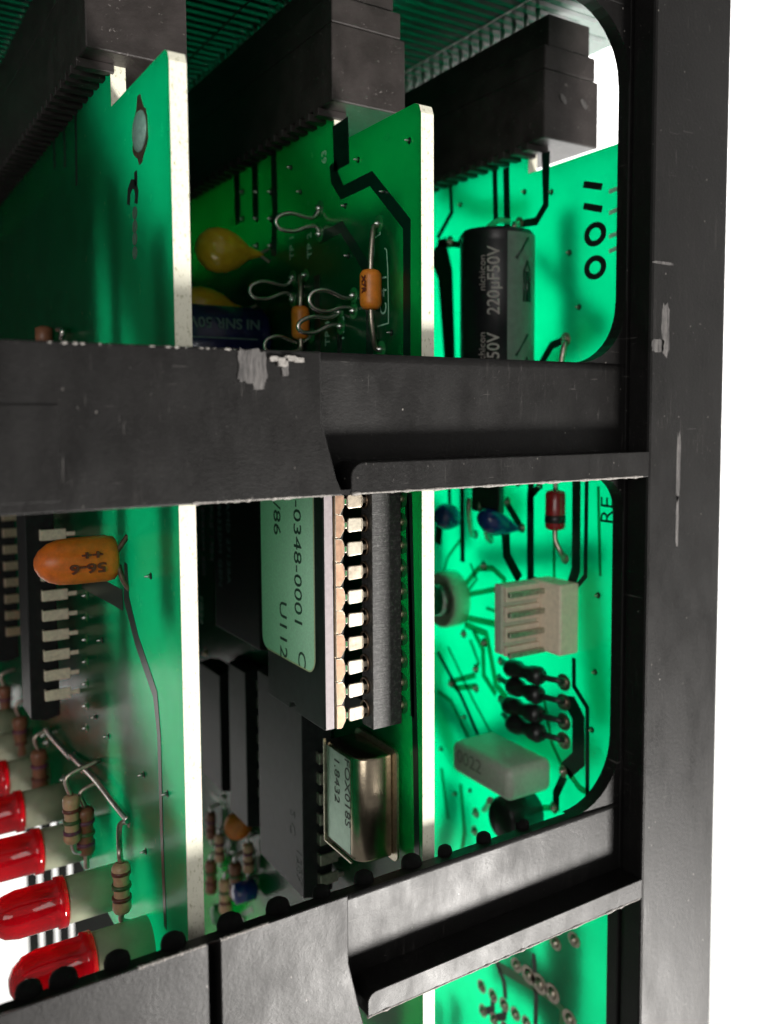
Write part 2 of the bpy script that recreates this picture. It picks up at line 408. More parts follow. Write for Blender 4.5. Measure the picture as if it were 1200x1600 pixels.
# ------------------------------------------------------------------ card cage
cage = thing('card_cage', (80, 75, -110), 'scuffed black plastic card cage frame with rounded windows in front of the green boards', 'card cage')
def build_stile():
    mb = MB(); mb.box(XS0, XS1, YA, YM, -110, 62)
    o = mb.build('side_stile', 'scuffed_black_plastic', cage, bevel=.35)
    # thin web behind the stile, carrying rounded window corners
    def corner(cx, cz, sx, sz, r, nm):
        p = [(cx, cz)]
        for k in range(9):
            a = math.pi / 2 * k / 8
            p.append((cx - sx * r + sx * r * math.sin(a) if False else cx - sx * (r - r * math.sin(a)), cz - sz * (r - r * math.cos(a))))
        q = [(cx, cz)] + [(cx - sx * r * (1 - math.sin(math.pi / 2 * k / 10)), cz - sz * r * (1 - math.cos(math.pi / 2 * k / 10))) for k in range(11)]
        m2 = MB(); m2.prism(q, 'y', YM, YB - .05); m2.build(nm, 'scuffed_black_plastic', cage)
    bk = MB(); bk.box(XS0 - .35, XS1 - .4, YM, YB, -110, 62)
    bk.build('stile_web', 'scuffed_black_plastic', cage, bevel=.15)
    X = XS0 - .37
    corner(X, ZR0 + .22, 1, -1, 7.2, 'corner_fillet'); corner(X, 45.0, 1, 1, 8.0, 'corner_fillet')
    corner(X, ZR1, 1, 1, 4.2, 'corner_fillet'); corner(X, ZLW, 1, -1, 7.5, 'corner_fillet')
    corner(X, ZL1, 1, 1, 2.5, 'corner_fillet')
    return o
build_stile()
XP1 = onY(522, 700, YA).x            # right end of the flush plate of the middle rail
# middle rail
MB().box(-75, XS0 - .352, YM, YB, ZR1, ZR0 + .22).build('middle_rail', 'scuffed_black_plastic', cage)
q = [(-75, ZR0), (XP1 - 1.2, ZR0), (XP1 - 1.2, -1.0), (XP1 + .2, ZR1 + 1.6), (XP1 + .9, ZR1), (-75, ZR1)]
def plate(poly, ztop, zback, name='rail_plate'):
    mb = MB(); mb.prism(poly, 'y', YA, YM - .02)
    for p_ in mb.v:
        if p_.y > YA + 1 and abs(p_.z - ztop) < .01: p_.z = zback
    return mb.build(name, 'scuffed_black_plastic', cage, bevel=.12)
plate(q, ZR0, ZR0 + .2)
def ramp_wedge(x, xe, zt, ztb, zl):
    # smooth scoop between the flush plate and the recessed web: long at the top, abrupt lower down
    nx, nz = 30, 12; vs = []; d = YM - .015 - YA - .02
    for k in range(nz + 1):
        g = k / nz
        for i_ in range(nx + 1):
            h = i_ / nx; sm = 1 - .25 * g * (1 - h)
            top = zt + (ztb - zt) * (1 - .25 * (1 - h))
            vs.append((x + (xe - x) * h, YA + .02 + d * sm, zl + (top - zl) * g))
    m0 = MB(); n1 = nx + 1
    m0.add(vs, [(k * n1 + i_, k * n1 + i_ + 1, (k + 1) * n1 + i_ + 1, (k + 1) * n1 + i_) for k in range(nz) for i_ in range(nx)], 0, True)
    top = [vs[nz * n1 + i_] for i_ in range(n1)]; back = [(p_[0], YM - .005, ztb) for p_ in top]
    m0.add(top + back, [(i_, i_ + 1, n1 + i_ + 1, n1 + i_) for i_ in range(nx)])
    m0.build('rail_blend', 'scuffed_black_plastic', cage)
ramp_wedge(XP1 - 1.21, XS0 - .4, ZR0 - .02, ZR0 + .18, ZR1 + 2.95)
XL = onY(549, 740, YA).x
MB().prism(rrect(XL, XS0 + .1, ZR1, ZR1 + 2.9, (.3, .1, .1, 1.3)), 'y', YA + .05, YM - .03).build('rail_lip', 'scuffed_black_plastic', cage, bevel=.15)
MB().prism([(XL - 4, ZR1), (XL + 2, ZR1), (XL + 2, ZR1 + .5), (XL - 4, ZR1 + .5)], 'y', YA + .1, YM - .04).build('rail_lip', 'scuffed_black_plastic', cage)
# raised pad at the far left of the rail
pa = onY(0, 632, YA); pb = onY(95, 790, YA)
MB().box(pa.x - 12, pb.x, YA - .12, YA + .02, pb.z + .3, pa.z).build('raised_pad', 'scuffed_black_plastic', cage, bevel=.05)
# lower rail
G0, G1 = onY(327, 1530, YA).x, onY(345, 1530, YA).x
XP2 = onY(553, 1560, YA).x
MB().box(-75, XS0 - .352, YM, YB - .6, ZL1, ZLW).build('lower_rail', 'scuffed_black_plastic', cage)
plate([(-75, ZL1 - 8), (G0, ZL1 - 8), (G0, ZL0), (-75, ZL0)], ZL0, ZLW + .02)
plate([(G1, ZL0), (XP2 - .5, ZL0), (XP2 - .5, -51.5), (XP2 + .6, ZL1 + 1.4), (XP2 + 1.2, ZL1 - 1), (G1, ZL1 - 1)], ZL0, ZLW + .02)
ramp_wedge(XP2 - .51, XS0 - .4, ZL0 - .02, ZLW + .01, ZL1 + 2.45)
XL2 = onY(575, 1580, YA).x
MB().prism(rrect(XL2, XS0 + .1, ZL1, ZL1 + 2.4, (.3, .1, .1, 1.0)), 'y', YA + .05, YM - .03).build('rail_lip', 'scuffed_black_plastic', cage, bevel=.15)
# top beam
MB().box(-75, XS0 - .36, YM, YB, 45.0, 62).build('top_beam', 'scuffed_black_plastic', cage, bevel=.2)
MB().box(-75, XS0 - .02, YA, YM - .02, 53.5, 62).build('top_beam_plate', 'scuffed_black_plastic', cage, bevel=.3)
# round nubs along the back of the lower rail
for i, (u, r) in enumerate([(40, 1.2), (95, 1.3), (180, 1.25), (268, 1.25), (357, 1.35), (432, 1.3), (500, 1.0), (566, 1.15), (640, 1.25), (692, .9), (752, .95), (812, .9)]):
    p = onY(u, 1450, YB)
    r *= .88; m_ = MB(); m_.lathe((p.x, YB - .4, ZLW - .7), (0, 0, 1), [(0, r), (.9, r), (1.1 + r * .25, r * .86), (1.1 + r * .5, r * .5), (1.1 + r * .56, .1)], 16)
    m_.build('rail_nub', 'matte_black', cage)
# scuffs and chips: thin raised burrs
def blob(name, u, v, du, dv, y, mat, th=.10, seed=0, jag=.13, k=30):
    rnd = random.Random(seed); c = onY(u, v, y); pts = []
    e = onY(u + du, v, y).x - c.x; f = c.z - onY(u, v + dv, y).z
    for i in range(k):
        a = 2 * math.pi * i / k; r = 1 + rnd.uniform(-jag, jag)
        ca, sa = math.cos(a), math.sin(a)
        pts.append((c.x + e * r * math.copysign(abs(ca) ** .4, ca), c.z + f * r * math.copysign(abs(sa) ** .4, sa)))
    return MB().prism(pts, 'y', y - th, y + .02).build(name, mat, cage, bevel=0)
blob('scuff_mark', 394, 572, 22, 26, YA, 'dusty_plastic', .10, 3)
blob('scuff_mark', 404, 600, 9, 9, YA, 'dusty_plastic', .06, 5)
blob('scuff_mark', 440, 566, 8, 7, YA, 'wear_highlight_plastic', .35, 8)
blob('scuff_mark', 452, 560, 9, 4, YA, 'wear_highlight_plastic', .35, 9)
blob('scuff_mark', 466, 563, 7, 4, YA, 'wear_highlight_plastic', .3, 11)
blob('scuff_mark', 428, 561, 8, 4, YA, 'wear_highlight_plastic', .3, 12)
blob('scuff_mark', 445, 578, 5, 9, YA, 'dusty_plastic', .12, 13)
for (u, v, du, dv, s_) in [(1060, 728, 3, 52, 1), (1058, 815, 2, 40, 2), (1040, 515, 6, 40, 31), (1028, 540, 9, 10, 36), (1037, 411, 16, 2, 4)]:
    blob('scuff_mark', u, v, du, dv, YA, 'dusty_plastic', .012, s_)
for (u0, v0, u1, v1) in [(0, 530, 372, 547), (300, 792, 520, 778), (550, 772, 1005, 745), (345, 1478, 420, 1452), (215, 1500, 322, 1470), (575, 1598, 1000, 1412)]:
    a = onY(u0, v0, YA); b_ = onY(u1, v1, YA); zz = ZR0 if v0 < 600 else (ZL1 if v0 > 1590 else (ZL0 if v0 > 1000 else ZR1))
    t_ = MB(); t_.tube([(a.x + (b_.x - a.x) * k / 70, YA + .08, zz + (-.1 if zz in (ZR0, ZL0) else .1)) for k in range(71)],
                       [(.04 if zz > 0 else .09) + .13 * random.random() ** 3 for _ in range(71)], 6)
    t_.build('worn_highlight_edge', 'wear_highlight_plastic', cage)  # pale strip: edge wear together with the edge highlight, put into colour

# slatted rear grille; unseen plate above it added to darken board reflections
rear = thing('rear_panel', (0, 200, -110), 'black slatted rear panel glimpsed between the red lamps at the lower left', 'panel')
MB().box(-120, 110, 200, 203, -57, 62).build('unseen_upper_plate', 'black_plastic', rear, bevel=.4)
for x in (29.6, 32.6, 35.6):
    MB().box(x, x + 1.9, 200.5, 202.5, -130, -57.05).build('slat', 'matte_black', rear, bevel=.2)
MB().box(38.6, 110, 200.2, 202.8, -140, -57.05).build('side_plate', 'matte_black', rear, bevel=.2)

# ------------------------------------------------------------------ generic board parts
def card(name, x, label, ztop, zbot, mat, yfront=YF, yback=196):
    t = thing(name, (x + TH / 2, (yfront + yback) / 2, zbot), label, 'circuit board', 'circuit boards standing in the card cage')
    zf = ztop + 8
    poly = [(yfront, zbot), (yback, zbot), (yback, ztop)]
    poly += [(yback - 8, ztop), (yback - 8, zf), (97.5, zf), (97.5, ztop)]
    k = 1.2
    poly += [(yfront + k, ztop), (yfront + k * .3, ztop - k * .3), (yfront, ztop - k)]
    mb = MB(); mb.prism(poly, 'x', x, x + TH)
    for i, f in enumerate(mb.f):
        if i > 1: mb.m[i] = 1
    mb.build('board', [mat, 'board_edge'], t)
    return t
def trace(par, x, px, wpx, mat='trace_green', th=.05, side=-1):
    pts = [onX(u, v, x) for u, v in px]
    mb = MB(); D = sum(p.dot(R @ Vector((0, 0, -1))) for p in pts) / len(pts)
    if isinstance(wpx, (int, float)): wd = wpx
    else: wd = wpx
    mb.strip([(p.y, p.z) for p in pts], wd, x, th, side)
    return mb.build('copper_trace', mat, par)
def pad(par, x, u, v, r=.8, mat='pad_green', inner=.45, dome=True, dm='solder', sy=1):
    p = onX(u, v, x); mb = MB(); mb.disc(x, p.y, p.z, r * sy, r, .07, -1, 18)
    o = mb.build('solder_pad', mat, par)
    if dome:
        d = MB(); d.lathe((x - .05, p.y, p.z), (-1, 0, 0), [(0, r * inner), (.3, r * inner * .7), (.55, r * inner * .3), (.6, .02)], 12)
        d.build('solder_joint', dm, o)
    return o
def lead(par, pts, r=.28, mat='dull_wire', name='lead', n=6):
    return MB().tube(curve(pts, n), r, 8).build(name, mat, par)
def ink_stroke(par, x, pts, r, name='hand_marking', mat='ink_black'):
    mb = MB(); mb.strip(pts, r, x, .05, -1); return mb.build(name, mat, par)
def pinmesh(xt, y, z, xb, matn, par, w0=1.35, w1=.55, out=.9):
    mb = MB()
    mb.box(xt - .12, xt + .12, y, y + out + .2, z - w0 / 2, z + w0 / 2)           # shoulder from the body
    xm = xt + (xb - xt) * .7
    mb.box(xt - .12, xm, y - .25, y + .0, z - w0 / 2, z + w0 / 2)
    mb.box(xm, xb, y - .22, y - .03, z - w1 / 2, z + w1 / 2)
    return mb.build('pin', matn, par, bevel=.06, seg=1)
def dip(par, xb, xt, thick, ynear, yfar, z0, z1, name='chip', mat='chip_black', pins=None, pm='pin_dull', pitch=2.54):
    body = MB()
    k = thick * .12
    body.prism([(xt, z0 + k), (xt, z1 - k), (xt + thick / 2, z1), (xt + thick, z1 - k), (xt + thick, z0 + k), (xt + thick / 2, z0)], 'y', ynear + .1, yfar)
    o = body.build(name, mat, par, bevel=.12)
    if pins:
        zs, n_ = pins; first = pinmesh(xt + thick / 2, ynear - .6, zs, xb + .2, pm, o)
        for i in range(1, n_): shift_copy(first, o, (0, 0, -pitch * i))
    return o
def connector(par, x0, x1, y0, name='edge_connector', z0=34.6, z1=50.2):
    mb = MB(); w = x1 - x0
    mb.box(x0, x1, y0, 190, z0, z0 + 8.6)
    o = mb.build(name, 'connector_plastic', par, bevel=.18)
    MB().box(x0 + .05, x1 - .6, y0 + .02, 190, z0 + 8.62, z0 + 11.6).build('connector_step', 'connector_plastic', o, bevel=.15)
    MB().box(x0 + .9, x1 - 1.4, y0 + .3, 190, z0 + 11.62, z1).build('connector_back', 'connector_plastic', o, bevel=.15)
    first = MB().box(x0 - .25, x0 + 3.4, y0 + 3, y0 + 4.3, z0 - .9, z0 - .02).build('contact_tooth', 'connector_plastic', o, bevel=.08)
    for i in range(1, 30): shift_copy(first, o, (0, 2.54 * i, 0))
    pn = MB().tube([(x0 + 1.9, y0 + 3.6, z1 - .2), (x0 + 1.9, y0 + 3.6, 52.05)], .3, 8).build('contact_tail', 'solder', o)
    for i in range(1, 30): shift_copy(pn, o, (0, 2.54 * i, 0))
    return o

# ------------------------------------------------------------------ backplane and its three connectors
bp = thing('backplane_board', (20, 140, 52), 'green backplane board with ribbed copper tracks and black edge connectors spanning the top', 'circuit board')
MB().box(-90, 94.5, 83.5, 196, 52.1, 53.7).build('board', 'backplane_green', bp)
for i in range(36):
    y = 86 + i * 2.1
    MB().box(-60, 92 - (i % 5) * 1.7, y, y + 1.0, 52.06, 52.12).build('copper_trace', 'backplane_track', bp)
for xx in (20.4, 47.0, 76.2):
    for (a0, a1, b0, b1) in ((xx - 1.0, xx - .75, 87.5, 190), (xx - 1, xx + 13.0, 87.25, 87.5)):
        MB().box(a0, a1, b0, b1, 51.98, 52.11).build('silkscreen_line', 'solder', bp)
def cx_(u, v): return onY(u, v, 94.0).x
cA = connector(bp, cx_(134, 90), cx_(293, 90), 94.0)
cB = connector(bp, cx_(518, 90), cx_(633, 90), 94.0)
cCx0 = onY(850, 150, 91.0).x; cCx1 = onY(935, 150, 91.0).x
cC = connector(bp, cCx0, cCx1, 91.0)
lab(cC, 'black edge connector with a dusty grey end face, rightmost of three')
for (u, v) in ((880, 155), (912, 163)):
    p = onY(u, v, 91.0)
    MB().lathe((p.x, 90.95, p.z), (0, 1, 0), [(-.05, .75), (0, .75), (.3, .3)], 14, squash=.5).build('moulded_dimple', 'dusty_plastic', cC)

# ================================================================== CARD A (left)
ca = card('circuit_board', XA, 'left green circuit board with glowing white edge, orange capacitor and row of red lamps', 30.5, -60, 'green_board')
# copper running along the free edge of the back, seen as shade through the card
# mounting hole pad
p = onX(219, 205, XA)
mb = MB(); k = 26
pts = []
rnd = random.Random(4)
for i in range(k):
    a = 2 * math.pi * i / k; r = 1 + (.32 if i in (6, 7, 19, 20) else 0) + rnd.uniform(-.1, .1)
    pts.append((p.y + 3.3 * r * math.cos(a) * .8, p.z + 2.35 * r * math.sin(a)))
o = mb.prism(pts, 'x', XA, XA - .06).build('mounting_pad', 'burnt_copper', ca)
MB().lathe((XA - .05, p.y - .1, p.z - .05), (-1, 0, 0), [(0, 1.9), (.15, 1.8), (.35, 1.2), (.45, .3), (.46, .02)], 22, squash=1.15).build('solder_fill', 'tinned_fill', o)
# hand marking: stroke, hook and rub-worn noughts
def st(par, x, px, wd, mat='ink_black', nm='hand_marking'):
    P = [onX(u, v, x) for u, v in px]; return ink_stroke(par, x, [(q.y, q.z) for q in P], wd, nm, mat)
st(ca, XA, [(212, 268), (213, 290)], .9)
st(ca, XA, [(201, 320), (202, 300), (206, 288), (211, 288), (214, 300), (213, 318)], .9)
for v, rr in ((333, .8), (354, .85), (373, .85), (395, .8)):
    q = onX(211, v, XA); MB().disc(XA, q.y, q.z, .8, .62, .04).build('hand_marking', 'worn_ink', ca)
trace(ca, XA, [(118, 150), (120, 290)], .9, 'trace_dark'); trace(ca, XA, [(100, 180), (102, 262)], 1.2, 'trace_green')
trace(ca, XA, [(84, 200), (86, 262)], 1.2, 'trace_green')
# long meandering track
trace(ca, XA, [(128, 902), (192, 938)], [2.6, 2.2], 'trace_dark')
trace(ca, XA, [(197, 880), (198, 935), (214, 1000), (243, 1085), (249, 1150), (253, 1300), (259, 1450)], [1.0, 1.9, 1.7, 1.5, 1.1, .85, .8], 'trace_dark')
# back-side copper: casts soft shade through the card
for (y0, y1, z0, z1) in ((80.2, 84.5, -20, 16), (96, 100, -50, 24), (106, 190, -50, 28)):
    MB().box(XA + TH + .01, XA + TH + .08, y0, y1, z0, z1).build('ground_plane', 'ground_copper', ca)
# orange dipped capacitor
cz = (onX(197, 838, XA).z + onX(197, 905, XA).z) / 2; cy = onX(197, 870, XA).y
base = Vector((XA - .8, cy + 1.0, cz))
prof = [(0, 1.9), (.25, 2.25), (1.0, 2.42), (4.2, 2.4), (5.6, 2.3), (6.6, 1.95), (7.4, 1.3), (7.8, .6), (7.9, .03)]
oc = MB().lathe(base, (-1, 0, 0), prof, 30, squash=.85).build('capacitor', 'orange_epoxy', ca)
lab(oc, 'orange dipped capacitor lettered 56-6 sticking out above the row of chip legs')
lead(oc, [(XA + .1, cy - .6, cz + 2.4), (XA - .5, cy - .6, cz + 1.6), (XA - 1.0, cy, cz + .6)], .28, 'burnt_copper')
lead(oc, [(XA + .1, cy - .6, cz - 3.2), (XA - .5, cy - .6, cz - 2.2), (XA - .9, cy - .3, cz - .6)], .28, 'burnt_copper')
tx = onY(152, 872, cy - 1.1)
text('56-6', (XA - 2.2, cy - 1.12, cz - .1), (-1, 0, 0), (0, 0, -1), 1.35, 'orange_print', oc, .12, .03, 1.45)
text('++', (XA - 2.5, cy - 1.05, cz + 1.2), (-1, 0, 0), (0, 0, -1), 1.2, 'orange_print', oc, .14, .03, 1.5)
# chips on card A
pz = onX(118, 925, XA).z
yn = onX(122, 1000, XA).y
ch = dip(ca, XA, XA - 5.6, 3.4, yn + .8, yn + 7.0, onX(118, 1108, XA).z - .2, 3, pins=(pz + 2.54 * 3 - 0.0, 9), pm='pin_cream')
lab(ch, 'black chip partly behind the orange capacitor')
yn2 = onX(52, 900, XA).y
ch2 = dip(ca, XA, XA - 5.6, 3.4, yn2 + .8, yn2 + 7.0, onX(40, 1010, XA).z, 3, pins=(onX(40, 800, XA).z, 8), pm='pin_gold')
lab(ch2, 'black chip deepest on the left card with reddish legs')
for k in range(7):
    q = onX(146, 925 + 33 * k, XA); pad(ca, XA, 136, 930 + 34.5 * k, .55, 'pad_green', .5, True)
# resistors on card A
def resistor(par, c, L, r, mat, bands, lab_=None, axis=(0, 0, 1)):
    ax = Vector(axis).normalized(); c = Vector(c); h = L / 2
    o = MB().lathe(c - ax * h, ax, [(0, .35), (.12, r * .8), (.5, r), (L * .22, r * .98), (L * .3, r * .84), (L * .7, r * .84), (L * .78, r * .98), (L - .5, r), (L - .12, r * .8), (L, .35)], 20).build('resistor', mat, par)
    for d, bm_ in bands:
        MB().lathe(c - ax * h + ax * (d * L), ax, [(0, r * .86), (.04, r * 1.03), (.42, r * 1.03), (.46, r * .86)], 20).build('colour_band', bm_, o)
    if lab_: o['label'] = lab_
    return o
R1 = onX(190, 1387, XA - 1.8)
r1 = resistor(ca, R1, 5.4, .95, 'resistor_tan', [(.26, 'band_brown'), (.5, 'band_green'), (.78, 'band_brown')], 'tan resistor with brown and green bands standing above the lowest lamp holder')
hk = onX(201, 1283, XA)
lead(r1, [hk + Vector((0, 0, 0)), hk + Vector((-.9, .1, -.3)), (R1.x - .1, R1.y, R1.z + 4.2), (R1.x, R1.y, R1.z + 2.7)], .3, 'dull_wire')
lead(r1, [(R1.x, R1.y, R1.z - 2.6), (R1.x, R1.y, R1.z - 3.6), (XA, R1.y, R1.z - 4.4)], .3, 'dull_wire')
R2 = onX(134, 1298, XA - 1.8)
r2 = resistor(ca, R2, 5.8, 1.0, 'resistor_brown', [(.2, 'band_violet'), (.42, 'band_green'), (.66, 'band_violet')], 'brown resistor in front of its lighter neighbour')
lead(r2, [(R2.x, R2.y, R2.z - 2.8), (R2.x, R2.y, R2.z - 4.6)], .32, 'dull_wire')
lead(r2, [(XA, R2.y, R2.z + 5.6), (R2.x - .4, R2.y, R2.z + 4.8), (R2.x, R2.y, R2.z + 2.8)], .3, 'dull_wire')
R3 = onX(112, 1280, XA - 3.4)
r3 = resistor(ca, R3, 5.8, .95, 'resistor_tan', [(.2, 'band_violet'), (.42, 'band_green'), (.66, 'band_brown')], 'tan resistor behind the brown one')
lead(r3, [(XA, R3.y, R3.z + 6.4), (R3.x - .3, R3.y, R3.z + 5.2), (R3.x, R3.y, R3.z + 2.8)], .3, 'dull_wire')
lead(r3, [(R3.x, R3.y, R3.z - 2.8), (R3.x + .3, R3.y, R3.z - 4.0), (R3.x + 1.5, R3.y, R3.z - 4.4)], .3, 'solder')
for (u, v, L) in ((62, 1205, 6.4), (32, 1150, 6.4), (8, 1100, 6.4)):
    q = onX(u, v, XA - 1.8); r_ = resistor(ca, q, L, 1.15, 'resistor_brown', [(.3, 'band_brown'), (.6, 'band_violet')])
    lead(r_, [(XA, q.y, q.z + 6), (q.x - .4, q.y, q.z + 5.2), (q.x, q.y, q.z + 3)], .32, 'dull_wire')
lead(ca, [onX(112, 1180, XA - .4), onX(130, 1198, XA - .9), onX(150, 1218, XA - .9), onX(180, 1256, XA - .7), onX(201, 1282, XA - .2)], .42, 'bright_wire', 'jumper_wire')
lead(ca, [onX(66, 1148, XA - .3), onX(74, 1140, XA - .9), onX(80, 1150, XA - .9), onX(112, 1185, XA - .5)], .4, 'bright_wire', 'jumper_wire')
for u, v in ((201, 1283), (118, 1182), (74, 1160), (100, 1218), (128, 1200)): pad(ca, XA, u, v, .7, 'solder', .6)
# red lamps in white holders, a row along the foot of the card
ledY = [91.5, 104.5, 118.5, 132, 145, 158, 171]
led0 = None
def make_led(y, z):
    o = MB().lathe((XA, y, z), (-1, 0, 0), [(0, 2.5), (5.3, 2.5), (5.5, 2.35)], 28).build('lamp_holder', 'led_holder_white', ca)
    MB().lathe((XA - 5.52, y, z), (-1, 0, 0), [(0, 2.75), (.9, 2.75), (1.0, 2.5), (4.9, 2.5), (6.2, 2.2), (7.1, 1.5), (7.5, .7), (7.55, .02)], 28).build('red_lens', 'led_red', o)
    MB().box(XA - 7.8, XA - 6.4, y - .3, y + .3, z - .9, z + .9).build('lead_frame', 'burnt_copper', o)
    return o
led0 = make_led(ledY[0], -54.7)
for y in ledY[1:]: shift_copy(led0, ca, (0, y - ledY[0], 0))
# little part hidden by the rail
q = onX(82, 528, XA); MB().lathe((XA - 1, q.y, q.z), (0, 0, 1), [(-1.5, .5), (-1.2, 1.1), (1.2, 1.1), (1.5, .5)], 14).build('resistor', 'resistor_brown', ca)
lead(ca, [onX(90, 515, XA), onX(98, 516, XA - 1), onX(96, 530, XA - 1)], .35, 'bright_wire', 'jumper_wire')

# ================================================================== CARD B (middle)
cb = card('circuit_board', XB, 'middle green circuit board carrying the labelled chip, wire test loops and a yellow capacitor', 30.8, -92, 'dark_green_board')
T = lambda px, wd, m='trace_dark': trace(cb, XB, px, wd, m)
T([(532, 190), (534, 262)], 3.8)
T([(521, 255), (523, 278), (535, 301), (580, 279), (636, 350), (636, 430), (636, 556)], [1.9, 1.9, 1.5, 1.5, 1.5, 1.4, 1.4])
T([(500, 372), (534, 355), (577, 425), (578, 556)], [1.3, 1.3, 1.5, 1.5])
T([(495, 430), (497, 556)], 1.5); T([(531, 500), (531, 556)], 1.2)
T([(427, 225), (430, 330), (428, 400)], 1.8); T([(398, 245), (400, 340)], 2.0); T([(370, 262), (372, 350)], 2.2)
T([(640, 770), (645, 1000), (650, 1200), (652, 1345)], 1.0)
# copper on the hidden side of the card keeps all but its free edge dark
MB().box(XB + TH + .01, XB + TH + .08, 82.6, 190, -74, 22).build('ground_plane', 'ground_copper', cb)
def padB(u, v, r=.9, **k): return pad(cb, XB, u, v, r, **k)
def loop(par, x, p1, p2, tip, hw, r=.27, mat='bright_wire'):
    """wire test loop: two feet on the card (pixels), standing out to the tip"""
    a = onX(*p1, x); c = onX(*p2, x); d = R @ Vector((0, 0, -1))
    mid = (a + c) / 2
    # tip pixel at the depth plane through mid, loop lies in the X-Z plane
    t = onY(*tip, mid.y)
    ax = (t - mid); L = ax.length; ax.normalize(); sd = Vector((0, 0, 1)); sd = (sd - sd.dot(ax) * ax).normalized()
    if (a - c).dot(sd) < 0: a, c = c, a
    P = [a, mid + ax * L * .12 + sd * .55, mid + ax * L * .3 + sd * hw * .55, mid + ax * L * .62 + sd * hw, mid + ax * L * .9 + sd * hw * .72,
         mid + ax * L, mid + ax * L * .9 - sd * hw * .72, mid + ax * L * .62 - sd * hw, mid + ax * L * .3 - sd * hw * .55, mid + ax * L * .12 - sd * .55, c]
    return lead(par, P, r, mat, 'test_loop', 6)
for (p1, p2, tip, hw) in (((500, 326), (500, 366), (431, 348), 1.05), ((458, 434), (458, 468), (390, 455), 1.1),
                          ((553, 462), (553, 486), (483, 468), 1.2), ((531, 488), (533, 510), (466, 512), .9), ((486, 524), (470, 560), (413, 540), 1.2)):
    lp = loop(cb, XB, p1, p2, tip, hw)
    for q_ in (p1, p2): padB(*q_, r=.95, mat='pad_green', inner=.5)
lab(cb.children[-1], 'round solder pad')
for o_ in list(cb.children):
    if o_.name.startswith('solder_pad') and 'label' in o_: del o_['label']
# orange axial capacitors
def axial(par, u, v0, v1, dia, xo, mat, leads, label=None, bands=()):
    c0 = onX(u, v0, xo); c1 = onX(u, v1, xo); L = (c0.z - c1.z); r = dia / 2
    o = MB().lathe((xo, c0.y, c1.z), (0, 0, 1), [(0, r * .45), (.12, r * .75), (.45, r * .96), (.8, r), (L - .8, r), (L - .45, r * .96), (L - .12, r * .75), (L, r * .45)], 24).build('capacitor', mat, par)
    if label: o['label'] = label
    for e, z0 in leads:
        q_ = onX(*e, par_x(par)); zz = c0.z if z0 > 0 else c1.z; s_ = 1 if z0 > 0 else -1
        lead(o, [(xo, c0.y, zz - s_ * .3), (xo + .05, c0.y, zz + s_ * 1.2), (xo + .4, (c0.y * 2 + q_.y) / 3, q_.z - s_ * 1.4), (par_x(par) - .6, q_.y, q_.z - s_ * .2), (par_x(par) + .1, q_.y, q_.z)], .3, 'dull_wire')
    return o, c0, c1
def par_x(p_): return XB if p_ is cb else (XA if p_ is ca else XC)
o, c0, c1 = axial(cb, 579, 421, 484, 2.35, XB - 1.5, 'orange_body', [((592, 352), 1), ((594, 546), -1)], 'orange axial capacitor between two bent leads near the card edge')
text('X7R', (XB - 2.7, c0.y - .25, c0.z - .8), (0, 0, -1), (0, -1, 0), 1.0, 'orange_print', o, .05, .02)
padB(592, 350, .95); padB(596, 546, .95)
o, c0, c1 = axial(cb, 469, 478, 530, 2.2, XB - 1.5, 'orange_body', [((476, 430), 1), ((472, 560), -1)], 'dull orange axial capacitor behind the wire loops')
padB(478, 430, .8)
# yellow tantalum drop and its lower twin
def drop(par, xb, u, v, L, r, mat, label, squash=.9):
    c = onX(u, v, xb); prof = [(0, .22), (.8, .55), (1.8, .95), (3.2, r * .78), (4.4, r * .97), (5.4, r), (6.4, r * .9), (7.2, r * .62), (7.6, r * .3), (7.7, .02)]
    prof = [(d * L / 7.7, q_) for d, q_ in prof]
    o = MB().lathe(c + Vector((-.8, 0, 0)), (-1, 0, 0), prof, 32, squash=squash).build('capacitor', mat, par)
    lab(o, label)
    for dz in (.45, -.45): lead(o, [c + Vector((.1, 0, dz * 2)), c + Vector((-.5, 0, dz * 1.2)), c + Vector((-1.2, 0, dz * .3))], .25, 'dull_wire')
    return o
drop(cb, XB, 420, 399, 9.2, 2.95, 'yellow_epoxy', 'glossy yellow teardrop capacitor with a highlight')
drop(cb, XB, 400, 487, 10.5, 2.9, 'yellow_epoxy', 'yellow teardrop capacitor mostly behind the blue can')
for i in range(9):   # empty holes of the card near the connector
    padB(424 - (i % 3) * 22, 300 + (i // 3) * 42, .5, mat='trace_dark', inner=.5)
# dark blue electrolytic can lying out from the card
q = onX(432, 520, XB); qy = q.y + 3.8
el = MB().lathe((XB - .6, qy, q.z - .6), (-1, 0, 0), [(0, 3.6), (.5, 4.15), (1.2, 3.8), (1.8, 4.15), (11.5, 4.15), (12, 3.6), (12.02, .1)], 36).build('capacitor', 'blue_sleeve', cb)
lab(el, 'dark blue can capacitor with faint printing below the yellow drop')
text('NI SNR 50V', (XB - 2.4, qy - 4.0, q.z + 1.5), (-1, 0, 0), (0, 0, -1), 1.9, 'print_faint', el, .15, .03)
MB().box(XB - 12.4, XB - 2.8, qy - 4.22, qy - 4.02, q.z - 1.15, q.z - .95).build('printed_line', 'print_faint', el)
# silkscreen
def silk(s_, u, v, size, d=-1, x=XB, par=cb, mat='silkscreen'):
    q_ = onX(u, v, x); text(s_, (x - .03, q_.y, q_.z), (0, 0, d), (0, -d, 0) if d < 0 else (0, 1, 0), size, mat, par, .02, .0, 1, 'silkscreen_text')
